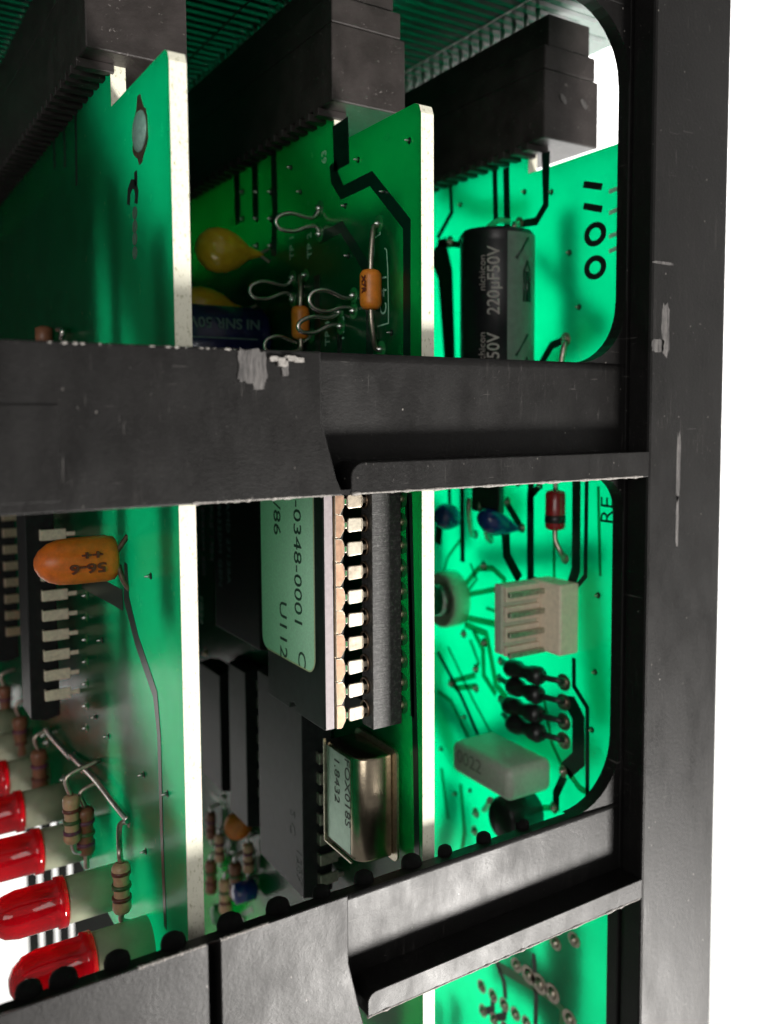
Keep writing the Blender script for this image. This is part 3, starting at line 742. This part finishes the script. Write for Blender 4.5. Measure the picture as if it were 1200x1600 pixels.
    # note: up vector keeps the lettering facing the viewer
silk('63', 510, 255, 1.7, 1); silk('TP 2', 487, 403, 1.7, 1); silk('TP 1', 459, 405, 1.7, 1); silk('TP 3', 538, 535, 1.7, 1)
silk('TP 4', 515, 540, 1.6, 1); silk('C 4 1', 604, 492, 2.0, 1)
for (px_) in ([(594, 350), (594, 366), (585, 372), (584, 400)], [(601, 388), (604, 390), (606, 420), (607, 480), (607, 505), (590, 510)]):
    P = [onX(u, v, XB) for u, v in px_]; MB().strip([(a.y, a.z) for a in P], .13, XB, .03).build('silkscreen_line', 'silkscreen', cb)
# socket
XS = XB - 3.9; YS = onX(582, 960, XS).y
zt = 30.0; zb = onX(582, 1140, XS).z
sock = MB().box(XB - .35, XS, YS, YS + 2.4, zb, 4.2).build('chip_socket', 'scratched_socket', cb, bevel=.08)
lab(sock, 'black chip socket with a scratched grey flank under the labelled chip')
MB().box(XB - .35, XS, YS + 14.4, YS + 17.0, zb, 4.2).build('socket_rail', 'black_plastic', sock, bevel=.08)
MB().box(XB - .4, XS + .9, YS + 2.45, YS + 14.35, zb, zb + 2).build('socket_bar', 'black_plastic', sock, bevel=.08)
pitch = 2.54
yp = YS + 1.25
zfirst = onX(556, 1118, XS - 2).z
def zpin(i): return zfirst + pitch * .985 * i
for i in range(14):
    z = zpin(i)
    c = MB(); c.lathe((XS + .02, yp + .35, z), (-1, 0, 0), [(0, .95), (.22, .92), (.23, .8), (.02, .78)], 20)
    c.build('contact_cup', 'contact_brass', sock)
    p_ = onX(628, 860, XB)
    MB().disc(XB, p_.y, z, 1.15, 1.0, .06).build('solder_pad', 'pad_green', cb)
    MB().lathe((XB - .05, p_.y - .1, z), (-1, 0, 0), [(0, .45), (.35, .3), (.6, .1)], 12).build('solder_joint', 'pin_gold', cb)
T([(636, 776), (642, 960), (645, 1120)], .8)
# labelled chip in the socket: a thing of its own
ep = thing('chip', (XS, yp + 7, zpin(0)), 'ceramic chip with a pale green lettered label plugged into the socket on the middle board', 'chip')
ych0 = yp - .15; ych1 = ych0 + 14.9
XE = 40.75
zc0 = onX(505, 1141, XE).z
def slab(x0, x1, name, mat, inset=0):
    poly = [(ych0 + inset, zc0 + inset), (ych0 + inset, 4.4), (ych1 - inset, 4.4), (ych1 - inset, zc0 + inset)]
    if name == 'ceramic_top':
        ym = (ych0 + ych1) / 2 + .5
        poly += [(ym + 1.0, zc0 + inset), (ym + .7, zc0 + .7), (ym, zc0 + 1.0), (ym - .7, zc0 + .7), (ym - 1.0, zc0 + inset)]
    return MB().prism(poly, 'x', x0, x1).build(name, mat, ep, bevel=.14)
slab(XE, XE + 1.15, 'ceramic_top', 'chip_ceramic')
MB().box(XE + .12, XE + 1.05, ych0 - .06, ych0 + .02, zc0 + .1, 4.2).build('ceramic_flank', 'ceramic_side', ep)
slab(XE + 1.3, XE + 2.5, 'ceramic_base', 'chip_ceramic', .25)
MB().box(XE + 1.16, XE + 1.29, ych0 - .12, ych0 + 3, zc0 + .15, 4.2).build('glass_seam', 'pin_gold', ep)
for i in range(14):
    z = zpin(i)
    m_ = MB()
    # arched shoulder that widens at the lead frame, then a broad leg, then the narrow tip in the cup
    def quad(xa, xb, wa, wb, ya, yb, mi=0):
        vs = []
        for (xx, ww, yy) in ((xa, wa, ya), (xb, wb, yb)):
            vs += [(xx, yy - .13, z - ww / 2), (xx, yy - .13, z + ww / 2), (xx, yy + .13, z + ww / 2), (xx, yy + .13, z - ww / 2)]
        m_.add(vs, [(0, 1, 2, 3), (4, 7, 6, 5), (0, 4, 5, 1), (1, 5, 6, 2), (2, 6, 7, 3), (3, 7, 4, 0)], mi)
    yo = ych0 - .22
    quad(XE + 1.2, XE + 1.9, 2.5, 2.3, yo + .02, yo, 1); quad(XE + 1.9, XE + 2.3, 2.3, 1.0, yo, yo, 1); quad(XE + 2.3, XE + 2.65, .7, .7, yo + .1, yo + .1, 2)  # narrow neck is green: a reflection put into the colour
    quad(XE + 2.65, XE + 2.8, 1.1, 1.5, yo, yo); quad(XE + 2.8, XE + 4.35, 1.5, 1.4, yo, yo + .05); quad(XE + 4.35, XE + 4.6, 1.5, .7, yo + .05, yo + .2)
    m_.box(XE + 4.6, XS + 1.2, yo + .1, yo + .38, z - .3, z + .3)
    o = m_.build('pin', [('pin_tin', 'pin_tarnished', 'pin_tin')[(i * 5 + 1) % 3], 'pin_shoulder', 'pad_green'], ep, bevel=.09, seg=2)
    o.rotation_euler = (random.uniform(-.03, .03), random.uniform(-.02, .02), 0); o.location.z += random.uniform(-.006, .006)
# paper label with rounded corners
la, lb_ = onX(491, 900, XE - .05), onX(409, 900, XE - .05)
zl = onX(480, 1047, XE - .05).z
rp = rrect(la.y, lb_.y, zl, 4.0, 1.6)
lbl = MB().prism(rp, 'x', XE - .08, XE).build('paper_label', 'paper_label', ep)
rim = MB(); pr = [(la.y, 4.0), (la.y, zl + 1.6)] + [(la.y + 1.6 - 1.6 * math.cos(math.radians(a)), zl + 1.6 - 1.6 * math.sin(math.radians(a))) for a in range(0, 91, 15)] + [(lb_.y - 1.5, zl)]
rim.strip(pr, .16, XE - .08, .02); rim.build('label_edge', 'label_edge', lbl)
def ltext(s_, u, v, size, sq=1.0):
    q_ = onX(u, v, XE - .1); return text(s_, (XE - .1, q_.y, q_.z), (0, 0, -1), (0, -1, 0), size, 'label_ink', lbl, .015, .0, sq)
ltext('8-0348-0001', 458, 757, 2.7, 1.13); ltext('C', 466, 1014, 2.7, 1.0); ltext('5/86', 427, 762, 2.7, 1.12); ltext('U112', 437, 936, 2.7, 1.12)

# crystal oscillator can
XO = XB - .9
yo0 = onX(622, 1250, XO).y; zt_ = onX(622, 1174, XO).z; zb_ = onX(622, 1349, XO).z
osc = MB().prism(rrect(yo0, yo0 + 9.6, zb_, zt_, .9), 'x', XO - .12, XO + .12).build('oscillator_can', 'can_rim', cb)
lab(osc, 'shiny metal oscillator can printed FOX018S 1.8432 below the labelled chip')
yb0, yb1 = yo0 + .9, yo0 + 9.0
pf = []
rx = 1.9
xo_top = XB - 5.2
for k in range(9):
    a = math.radians(90 * k / 8); pf.append((xo_top + rx * (1 - math.sin(a)), yb0 + rx * (1 - math.cos(a))))
sec = [(XO - .1, yb0)] + pf + [(xo_top, yb1 - .6), (xo_top + .6, yb1), (XO - .1, yb1)]
body = MB(); body.prism([(a, b_) for a, b_ in sec], 'z', zb_ + .5, zt_ - .5)
ob = body.build('can_body', 'can_metal', osc, bevel=.35, smooth_all=False)
for p_ in ob.data.polygons: p_.use_smooth = True
ytp = yb0 + rx + .1
MB().box(xo_top - .04, xo_top + .02, ytp, yb1 - .5, zb_ + 1.0, zt_ - 1.0).build('can_lid', 'can_top_green_lit', osc)
MB().box(xo_top - .30, xo_top - .02, yb1 - .35, yb1 - .2, zb_ + .4, zt_ - .3).build('can_lip', 'can_rim', osc)
MB().box(xo_top - .30, xo_top - .02, ytp - .6, yb1 - .36, zb_ + .35, zb_ + .5).build('can_lip', 'can_rim', osc)
q_ = onX(553, 1192, xo_top)
text('FOX018S', (xo_top - .06, ytp + 1.15, q_.z), (0, 0, -1), (0, -1, 0), 1.7, 'ink_black', osc, .01, .0, 1.15)
text('1.8432', (xo_top - .06, ytp + 3.6, q_.z - .6), (0, 0, -1), (0, -1, 0), 1.7, 'ink_black', osc, .01, .0, 1.15)

# big chips on card B behind
def ypx(u, v, x): return onX(u, v, x).y
y40 = ypx(535, 1300, XB)
big = dip(cb, XB, XB - 5.0, 3.9, y40 + .5, y40 + 14.3, -60, onX(500, 1055, XB).z, mat='chip_ceramic', pins=(onX(512, 1183, XB - 2).z, 8), pm='pin_dull')
lab(big, 'long dark chip behind the oscillator can')
y2 = ypx(405, 900, XB - 4.8)
c2 = dip(cb, XB, XB - 4.8, 3.6, y2, y2 + 17, onX(385, 1009, XB - 4.8).z, 3.5, mat='chip_black')
lab(c2, 'black chip with faint white lettering left of the labelled chip')
for j, s_ in enumerate(('AMD 27128A', '8632DM GEN', 'PAB 1984', 'EPROM 200')):
    q_ = onX(353 - j * 13, 782 + j * 3, XB - 4.85); text(s_, (XB - 4.85, q_.y, q_.z), (0, 0, -1), (0, -1, 0), 1.9, 'print_faint', c2, .02, .0, 1.1)
q_ = onX(312, 930, XB - 4.85); text('M894', (XB - 4.85, q_.y, q_.z), (0, 0, -1), (0, -1, 0), 1.9, 'silkscreen', c2, .02, .0, 1)
y3 = ypx(385, 1150, XB - 4.4)
c3 = dip(cb, XB, XB - 4.4, 3.4, y3, y3 + 6.6, onX(380, 1290, XB - 4.4).z, onX(380, 1045, XB - 4.4).z, mat='chip_ceramic', pins=(onX(395, 1060, XB - 2).z, 7), pm='pin_dull')
y4 = ypx(345, 1150, XB - 4.4)
c4 = dip(cb, XB, XB - 4.4, 3.4, y4, y4 + 9, onX(340, 1235, XB - 4.4).z, onX(340, 1050, XB - 4.4).z, mat='chip_black', pins=(onX(358, 1065, XB - 2).z, 6), pm='pin_dull')
for (u, v, rr) in ((322, 1020, .9), (318, 1035, .7), (378, 1048, .8), (355, 1058, .8), (402, 1092, .6)):
    padB(u, v, rr, mat='pad_green', inner=.6, dm='pin_gold')
# small blurred components at the foot
q = onX(372, 1290, XB - 2); dk = MB(); dk.lathe((q.x, q.y, q.z), (-.3, -1, 0), [(-.8, .5), (-.6, 2.0), (.6, 2.0), (.8, .5)], 20); dk.build('disc_capacitor', 'orange_body', cb)
q = onX(384, 1392, XB - 2); o = MB().lathe((q.x - 2, q.y, q.z), (1, 0, 0), [(0, .6), (.3, 1.5), (3.2, 1.6), (3.8, .5)], 18).build('capacitor', 'blue_epoxy', cb)
for (u, v, mt_) in ((330, 1370, 'resistor_brown'), (368, 1375, 'resistor_brown'), (352, 1400, 'resistor_tan')):
    q = onX(u, v, XB - 1.5); r_ = resistor(cb, q, 5.6, 1.0, mt_, [(.3, 'band_brown'), (.6, 'band_green')])
    lead(r_, [(XB, q.y, q.z + 4.2), (q.x, q.y, q.z + 3.6), (q.x, q.y, q.z + 2.6)], .3, 'solder')
for (u, v) in ((350, 1245), (395, 1330), (395, 1350), (393, 1300), (345, 1320), (335, 1345), (380, 1435), (340, 1430), (352, 1450), (365, 1330)):
    padB(u, v, .9, mat='pad_green', inner=.6, dm='solder')
for px_ in ([(330, 1240), (352, 1260), (350, 1330)], [(395, 1260), (392, 1360)], [(330, 1420), (360, 1440), (395, 1420)]):
    trace(cb, XB, px_, .8, 'pad_green')

# ================================================================== CARD C (right)
cc = card('circuit_board', XC, 'brightly backlit green circuit board at the right marked 1100 with a white pin header', 31.8, -125, 'green_board', 78.6)
def Q(px, wd, m='trace_dark'):
    if m == 'trace_green' and max(wd if isinstance(wd, list) else [wd]) < 1.3: return trace(cc, XC, px, wd, 'trace_soft')
    return trace(cc, XC, px, wd, m) if m != 'trace_green' else trace(cc, XC + TH, [(u - 0, v) for u, v in px], wd, m, .05, 1)
Q([(853, 238), (853, 320), (838, 346), (800, 352)], [1.7, 1.1, 1.1, 1.0])
Q([(773, 262), (775, 345), (762, 372)], 1.1); Q([(791, 262), (793, 360)], 1.4)
Q([(704, 288), (706, 332), (684, 372)], .9); Q([(684, 378), (730, 384)], 1.0); Q([(726, 386), (718, 372)], .8)
Q([(683, 384), (696, 430), (703, 565)], [5.0, 4.0, 3.0])
Q([(846, 568), (862, 540), (884, 530)], [1.1, 1.1, .9])
def padC(u, v, r=.9, **k): return pad(cc, XC, u, v, r, **{**dict(mat='dull_wire', inner=.7, dm='dull_wire'), **k})
for u, v in ((811, 350), (703, 378), (884, 531), (760, 372)): padC(u, v, .95)
lead(cc, [onX(884, 531, XC), onX(882, 540, XC - 1), onX(876, 572, XC - 1.6)], .4, 'dull_wire', 'jumper_wire')
# marking 1100 by pen
for v0, v1 in ((288, 292), (322, 327)):
    st(cc, XC, [(912, v0), (941, v1)], .85)
for v in (366, 418):
    q = onX(930, v, XC); MB().disc(XC, q.y, q.z, 2.0, 1.5, .05, inner=.52, n=28).build('hand_marking', 'ink_black', cc)
for v in (300, 333, 370, 393):
    st(cc, XC, [(952, v), (966, v - 6)], .5, 'silkscreen', 'silkscreen_line')
# shade of copper on the far side
bkC = [[(700, 560), (900, 420)], [(720, 620), (960, 560)]]
for px_, wd in (([(900, 330), (905, 560)], 3.5), ([(850, 400), (960, 520)], 2.0), ([(690, 780), (700, 960)], 4), ([(760, 870), (960, 860)], 3), ([(690, 1080), (760, 1160), (900, 1100)], 4),
                ([(800, 1420), (880, 1600)], 6), ([(740, 850), (740, 740)], 3)):
    P = [onX(u, v, XC + TH) for u, v in px_]; MB().strip([(a.y, a.z) for a in P], wd, XC + TH, .06, 1).build('copper_trace', 'pad_green', cc)
# 220 uF can
ccx = XC - 5.1; cyy = onX(777, 450, ccx).y
ztop = onX(777, 362, ccx).z
can = MB().lathe((ccx, cyy, ztop), (0, 0, -1), [(0, 3.9), (.15, 4.6), (.7, 5.0), (1.4, 4.75), (2.0, 5.0), (24, 5.0)], 44).build('capacitor', 'black_sleeve', cc)
lab(can, 'black can capacitor printed 220uF50V with a grey stripe')
n_ = 10; mb = MB(); a0, a1 = math.radians(-92), math.radians(-10)
for (x_, zz) in ((0, ztop - 1.9), (0, ztop - 24)): pass
vs = []; 
# stripe wraps the near right quarter of the can
A0, A1 = math.radians(248), math.radians(318)
for k in range(n_ + 1):
    a = A0 + (A1 - A0) * k / n_
    for zz in (ztop - .8, ztop - 23.9): vs.append((ccx + 5.03 * math.cos(a), cyy + 5.03 * math.sin(a), zz))
mb.add(vs, [(2 * k, 2 * k + 1, 2 * k + 3, 2 * k + 2) for k in range(n_)], 0, True)
mb.build('polarity_stripe', 'grey_stripe', can)
def onring(deg, z, r=5.06): a = math.radians(deg); return Vector((ccx + r * math.cos(a), cyy + r * math.sin(a), z))
for zz in (ztop - 9, ztop - 21.5):
    MB().tube([onring(283, zz + 3.2), onring(283, zz - .6)], .25, 6).build('printed_arrow', 'trace_green', can)
    MB().tube([onring(262, zz + 7.8 - 3.0), onring(285, zz + 7.6)], .18, 6).build('printed_arrow', 'trace_green', can)
    MB().tube([onring(276, zz + 3.2), onring(283, zz + 4.6), onring(290, zz + 3.2), onring(290, zz - .6), onring(276, zz - .6), onring(276, zz + 3.2)], .16, 6).build('printed_arrow', 'trace_green', can)
def wrap_text(s_, deg, z, size, mat, sq=1.0, bold=0):
    a = math.radians(deg); nrm = Vector((math.cos(a), math.sin(a), 0)); up = nrm.cross(Vector((0, 0, 1)))
    up = Vector((0, 0, 1)).cross(nrm) * -1
    # reading upward: direction +Z, letters' heads to the left as seen from the front
    d = Vector((0, 0, 1)); u_ = nrm.cross(d)
    o_ = text(s_, Vector((ccx, cyy, z)) + nrm * 5.02, d, u_, size, mat, can, .06, bold, sq)
    return o_
wrap_text('220µF50V', 236, onring(236, 0).z + onX(790, 488, ccx - 4).z, 2.3, 'print_grey', .92, .02)
wrap_text('220µF50V', 236, onX(790, 618, ccx - 4).z - .6, 2.3, 'print_grey', .92, .02)
wrap_text('nichicon', 215, onX(757, 455, ccx - 4).z, 1.25, 'print_grey', 1.1)
wrap_text('nichicon', 215, onX(757, 575, ccx - 4).z, 1.25, 'print_grey', 1.1)
lead(can, [onX(811, 348, XC), onX(806, 352, XC - 3), (ccx + 1.5, cyy - 1.2, ztop + .2)], .4, 'dull_wire')
lead(can, [onX(796, 346, XC), onX(778, 345, XC - 3), (ccx - 1.5, cyy + .5, ztop + .2)], .4, 'dull_wire')
# --- middle window
Q([(828, 800), (830, 752)], 1.3); Q([(830, 775), (846, 756)], 1.0); Q([(829, 770), (829, 912)], 1.5)
Q([(901, 745), (900, 890), (893, 912)], 1.6); Q([(917, 745), (915, 900), (900, 918)], .7)
Q([(722, 760), (723, 878)], 1.2); Q([(702, 750), (703, 800)], .9)
Q([(790, 830), (792, 868), (812, 905)], [2.0, 1.8, 1.8]); Q([(790, 783), (815, 825)], 1.2)
Q([(866, 830), (866, 910)], .5, 'trace_green')
Q([(726, 915), (748, 888), (770, 888), (788, 905), (790, 930)], .9, 'trace_green'); Q([(726, 930), (778, 920)], .8, 'trace_green')
Q([(728, 965), (775, 975)], 1.0, 'trace_green'); Q([(726, 975), (760, 990), (768, 1030), (775, 1070), (792, 1090)], 1.1, 'trace_green')
Q([(740, 985), (755, 1015), (756, 1055), (775, 1085)], 1.0, 'trace_green'); Q([(743, 1055), (705, 1065), (712, 1075), (745, 1072)], .9, 'trace_green')
Q([(684, 1018), (722, 1090), (752, 1160)], .8); Q([(684, 1080), (705, 1095), (735, 1160)], .7, 'trace_green')
Q([(690, 790), (684, 850)], 2.0)
for u, v in ((743, 835), (767, 842), (756, 884), (793, 784), (810, 753), (816, 825), (777, 922), (725, 990), (757, 1004), (883, 873), (744, 1045), (744, 1075), (783, 1033), (781, 1060), (783, 1093), (705, 1068)):
    padC(u, v, .7)
silk('RE', 958, 821, 3.2, 1, XC, cc, 'trace_dark')
# red diode
q0 = onX(868, 765, XC - 1.6); q1 = onX(871, 829, XC - 1.6)
rd = MB().lathe((q0.x, q0.y, q1.z), (0, 0, 1), [(0, .6), (.2, 1.2), (.6, 1.35), (q0.z - q1.z - .6, 1.35), (q0.z - q1.z - .2, 1.2), (q0.z - q1.z, .6)], 24).build('diode', 'diode_red', cc)
lab(rd, 'red glass diode with a dark band')
MB().lathe((q0.x, q0.y, q1.z + 1.0), (0, 0, 1), [(0, 1.34), (.05, 1.40), (1.0, 1.40), (1.05, 1.34)], 24).build('colour_band', 'diode_black', rd)
lead(rd, [(q0.x, q0.y, q1.z + .1), (q0.x, q0.y - .1, q1.z - 1.4), onX(876, 862, XC - 1.2), onX(883, 874, XC)], .35, 'dull_wire')
lead(rd, [(q0.x, q0.y, q0.z - .1), (q0.x, q0.y, q0.z + 2)], .35, 'dull_wire')
# blue teardrops and black transistor
def blue_drop(u0, u1, v, r, label):
    c = onX(u1, v + 4, XC); o = MB().lathe(c + Vector((-.3, 0, 0)), (onX(u1, v, XC) - onX(u0, v - 14, XC - 6)).normalized() * -1, [(0, .3), (1.2, .7), (3.0, r * .75), (4.6, r), (6.0, r * .9), (6.9, r * .5), (7.1, .02)], 24).build('capacitor', 'blue_epoxy', cc)
    lab(o, label)
blue_drop(760, 816, 822, 1.9, 'dark blue teardrop capacitor under the black transistor')
blue_drop(690, 722, 812, 2.0, 'dark blue teardrop capacitor cut off by the middle board')
q = onX(757, 772, XC - 5)
trn = MB(); trn.prism([(q.y + 3.2 * math.cos(math.radians(a)), q.x - 0 + 2.4 * math.sin(math.radians(a))) for a in range(0, 181, 15)] , 'z', q.z - 2.6, q.z + 4)
trn.v = [Vector((p_.y, p_.x, p_.z)) for p_ in trn.v]
tr_ = trn.build('transistor', 'diode_black', cc, bevel=.2); lab(tr_, 'black transistor at the top of the middle window')
for (a, b_) in (((733, 800), (743, 836)), ((752, 800), (768, 843))):
    s0 = onX(a[0], a[1], XC - 4.5); lead(tr_, [s0 + Vector((0, 0, 2)), s0, onX(b_[0] - 6, b_[1] - 4, XC - 1.5), onX(*b_, XC)], .42, 'dull_wire')
# white trimmer ring
q = onX(733, 945, XC); qy = q.y + 3.9
ptm = MB().lathe((XC, qy, q.z + .4), (-1, 0, 0), [(0, 4.3), (2.6, 4.3), (2.9, 4.15), (2.95, 3.7), (2.4, 3.5), (1.6, .1)], 40).build('trimmer', 'nylon_dull', cc)
lab(ptm, 'round white trimmer half hidden by the middle board')
MB().lathe((XC - 1.7, qy, q.z + .4), (-1, 0, 0), [(0, 2.5), (1.8, 2.4), (2.1, 2.0), (1.6, 1.4), (1.5, .1)], 30).build('adjuster', 'solder', ptm)
# white header with four wire slots
h0 = onX(905, 970, XC); hx = XC - 8.2
yh0 = onX(903, 970, XC - .2).y
zht, zhb = onX(895, 915, XC - 2).z, onX(895, 1027, XC - 2).z
hd = MB().box(XC - 3.3, XC - .02, yh0, yh0 + 6.2, zhb, zht).build('pin_header', 'nylon_white', cc, bevel=.3)
lab(hd, 'white nylon four way pin header')
MB().box(XC - 9.2, XC - 3.32, yh0 + 4.6, yh0 + 6.2, zhb + .1, zht - .1).build('header_wall', 'nylon_dull', hd, bevel=.2)
for i in range(4):
    z = zht - 1.2 - i * 2.62
    MB().box(XC - 9.0, XC - 3.0, yh0 + 3.0, yh0 + 3.6, z - .32, z + .32).build('header_pin', 'pin_dull', hd, bevel=.05, seg=1)
for i in range(5):
    z = zht + .1 - i * 2.62
    if i < 4: MB().box(XC - 9.0, XC - 3.34, yh0 + 3.9, yh0 + 4.58, max(zhb, z - 2.35), z - .35).build('header_rib', 'nylon_white', hd, bevel=.1)
# four black diodes
dd = [((785, 1033), (881, 1066), (793, 1042), (848, 1058)), ((781, 1060), (881, 1097), (796, 1070), (846, 1088)),
      ((783, 1095), (881, 1128), (790, 1100), (845, 1118)), ((786, 1116), (881, 1157), (796, 1128), (848, 1148))]
for k_, (p0, p1, b0, b1) in enumerate(dd):
    xo = XC - 2.4
    a = onX(*b0, xo); b_ = onX(*b1, xo); ax = (b_ - a); L = ax.length; ax.normalize()
    o = MB().lathe(a, ax, [(0, .4), (.25, 1.05), (.8, 1.28), (L * .32, 1.25), (L * .42, .92), (L * .58, .92), (L * .7, 1.2), (L - .8, 1.28), (L - .25, 1.0), (L, .4)], 22).build('diode', 'diode_black', cc)
    lead(o, [onX(*p1, XC), onX(p1[0] - 6, p1[1] - 2, XC - 1.2), b_], .4, 'diode_black'); lead(o, [onX(*p0, XC), onX(p0[0] + 2, p0[1] + 1, XC - 1.4), a], .4, 'diode_black')
    padC(*p1, r=1.15, sy=1.2)
lab(o, 'lowest black diode of the group')
Q([(882, 1095), (893, 1100), (904, 1122), (904, 1186), (884, 1204)], [1.4, 2.4, 2.4, 2.4, 2.4]); Q([(897, 1028), (897, 1072), (918, 1106), (918, 1245)], .75)
Q([(882, 1212), (869, 1240), (869, 1265)], 1.3)
Q([(697, 1345), (716, 1270), (720, 1220)], 4, 'trace_green'); Q([(742, 1250), (742, 1320)], 2, 'trace_green')
Q([(884, 1200), (905, 1230), (935, 1250)], .9, 'trace_green')
# grey box capacitor
x0 = onY(795, 1255, 90.6).x
zb2 = onY(795, 1258, 90.6).z; zt2 = zb2 + 4.6
bx = MB().box(x0, XC - .6, 90.6, 104.2, zb2, zt2).build('box_capacitor', 'box_cap_grey', cc, bevel=1.15, seg=5, smooth_all=True); lab(bx, 'grey box capacitor with worn lettering')
text('0022', (x0 - .02, 102.6, zb2 + 2.0), (0, -1, 0), (0, 0, 1), 2.7, 'box_print', bx, .02, .0, 1.1)
# something black below it
q = onX(800, 1275, XC - 4)
bc = MB().lathe((XC - .4, q.y, q.z), (-1, 0, 0), [(0, 2.6), (.4, 3.0), (5.2, 3.0), (5.9, 2.4), (6.0, .1)], 26).build('capacitor', 'diode_black', cc); lab(bc, 'squat black capacitor under the grey box capacitor')
lead(cc, [onX(757, 1265, XC), onX(762, 1260, XC - 3), onX(766, 1250, XC - 5)], .5, 'dull_wire', 'jumper_wire')
for u, v in ((880, 1205), (866, 1262), (742, 1298), (744, 1270)): padC(u, v, .8)
# --- bottom window
for k in range(7): padC(753 + 17.5 * k, 1541 + 14.3 * k, 1.0, sy=1.1)
for k in range(3): padC(755 + 17 * k, 1579 + 13.5 * k, 1.0)
for u, v, r_ in ((807, 1508, 1.0), (826, 1523, 1.3), (843, 1537, 1.4), (863, 1552, 1.3), (890, 1592, 1.2), (868, 1473, 1.0), (897, 1468, 1.0)): padC(u, v, r_, sy=1.2)
Q([(758, 1580), (770, 1577), (770, 1560)], 1.1); Q([(772, 1590), (788, 1588), (790, 1570)], 1.1)
Q([(780, 1510), (850, 1552), (878, 1575), (878, 1640)], [1.5, 1.1, .9, .9], 'pad_green'); Q([(780, 1505), (850, 1545)], 3.5, 'trace_green'); Q([(893, 1425), (893, 1530), (885, 1650)], [7.5, 7.5, 5.5], 'trace_green')
Q([(834, 1490), (838, 1560), (836, 1640)], .9); Q([(775, 1500), (788, 1535), (790, 1560)], 1.0)
Q([(725, 1555), (723, 1640)], 3.2, 'trace_green'); Q([(698, 1560), (697, 1640)], 2.6, 'trace_green'); Q([(800, 1500), (880, 1530), (890, 1560)], [3, 4, 4], 'trace_green')

# more of the busy copper and holes of card C
for px_, wd in (([(690, 905), (700, 870), (722, 840)], .5), ([(735, 880), (745, 905), (730, 925)], .5), ([(735, 1000), (748, 1035), (745, 1045)], .6), ([(760, 950), (775, 955)], .5),
                ([(700, 1010), (740, 1095), (770, 1150)], .5), ([(850, 1090), (862, 1160), (880, 1200)], .6), ([(935, 760), (938, 900)], .5),
                ([(720, 1225), (726, 1300), (722, 1330)], .9), ([(826, 1270), (845, 1262), (866, 1262)], .8), ([(690, 1200), (700, 1280)], .8)):
    trace(cc, XC, px_, wd, 'trace_soft')
rnd = random.Random(11)
for (u, v) in ((712, 1240), (735, 1235), (690, 1170), (726, 1120), (836, 905), (845, 760), (935, 930), (930, 1050), (925, 640 + 500), (700, 895), (850, 1215), (905, 480), (890, 395), (862, 300), (720, 320), (820, 300)):
    pad(cc, XC, u, v, .42, 'trace_soft', .6, True, 'dull_wire')
for (u, v) in ((236, 640 + 260), (150, 1120), (170, 1150), (228, 1330), (225, 1210), (160, 1000), (262, 1240)):
    pad(ca, XA, u, v, .34, 'trace_green', .6, True, 'solder')
for (u, v) in ((455, 262), (470, 300), (560, 250), (600, 300), (545, 400), (612, 520), (540, 322), (420, 500), (640, 220)):
    pad(cb, XB, u, v, .34, 'trace_dark', .6, True, 'solder')

for (u, v, s_) in ((452, 1262, 'S C'), (462, 1322, '1287')):
    q_ = onX(u, v, XB - 5.05); text(s_, (XB - 5.02, q_.y, q_.z), (0, 0, -1), (0, -1, 0), 2.2, 'chip_print', big, .015, .0, 1.0)
for px_, wd in (([(850, 640), (880, 560), (960, 500)], 3.5), ([(700, 300), (760, 330), (840, 330)], 3), ([(930, 880), (950, 1130)], 4.5), ([(820, 1150), (900, 1180), (950, 1160)], 3.5), ([(700, 1000), (690, 1100), (730, 1200)], 4), ([(760, 740), (830, 800)], 4)):
    P = [onX(u, v, XC + TH) for u, v in px_]; MB().strip([(a.y, a.z) for a in P], wd, XC + TH + .1, .06, 1).build('copper_trace', 'trace_soft', cc)  # broad back-side strips added for soft uneven shade through the card

for (u, v, mt_) in ((343, 1325, 'resistor_tan'), (388, 1340, 'resistor_tan'), (330, 1290, 'resistor_brown')):
    q = onX(u, v, XB - 1.3); r_ = resistor(cb, q, 4.6, .8, mt_, [(.3, 'band_brown'), (.6, 'band_violet')])
    lead(r_, [(XB, q.y, q.z + 3.4), (q.x, q.y, q.z + 3.0), (q.x, q.y, q.z + 2.1)], .25, 'solder'); lead(r_, [(q.x, q.y, q.z - 2.1), (q.x, q.y, q.z - 3.0), (XB, q.y, q.z - 3.4)], .25, 'solder')
q = onX(352, 1425, XB - .4); MB().lathe((XB, q.y, q.z), (-1, 0, 0), [(0, 1.6), (2.2, 1.6), (2.6, 1.2), (2.62, .1)], 20).build('capacitor', 'pad_green', cb)
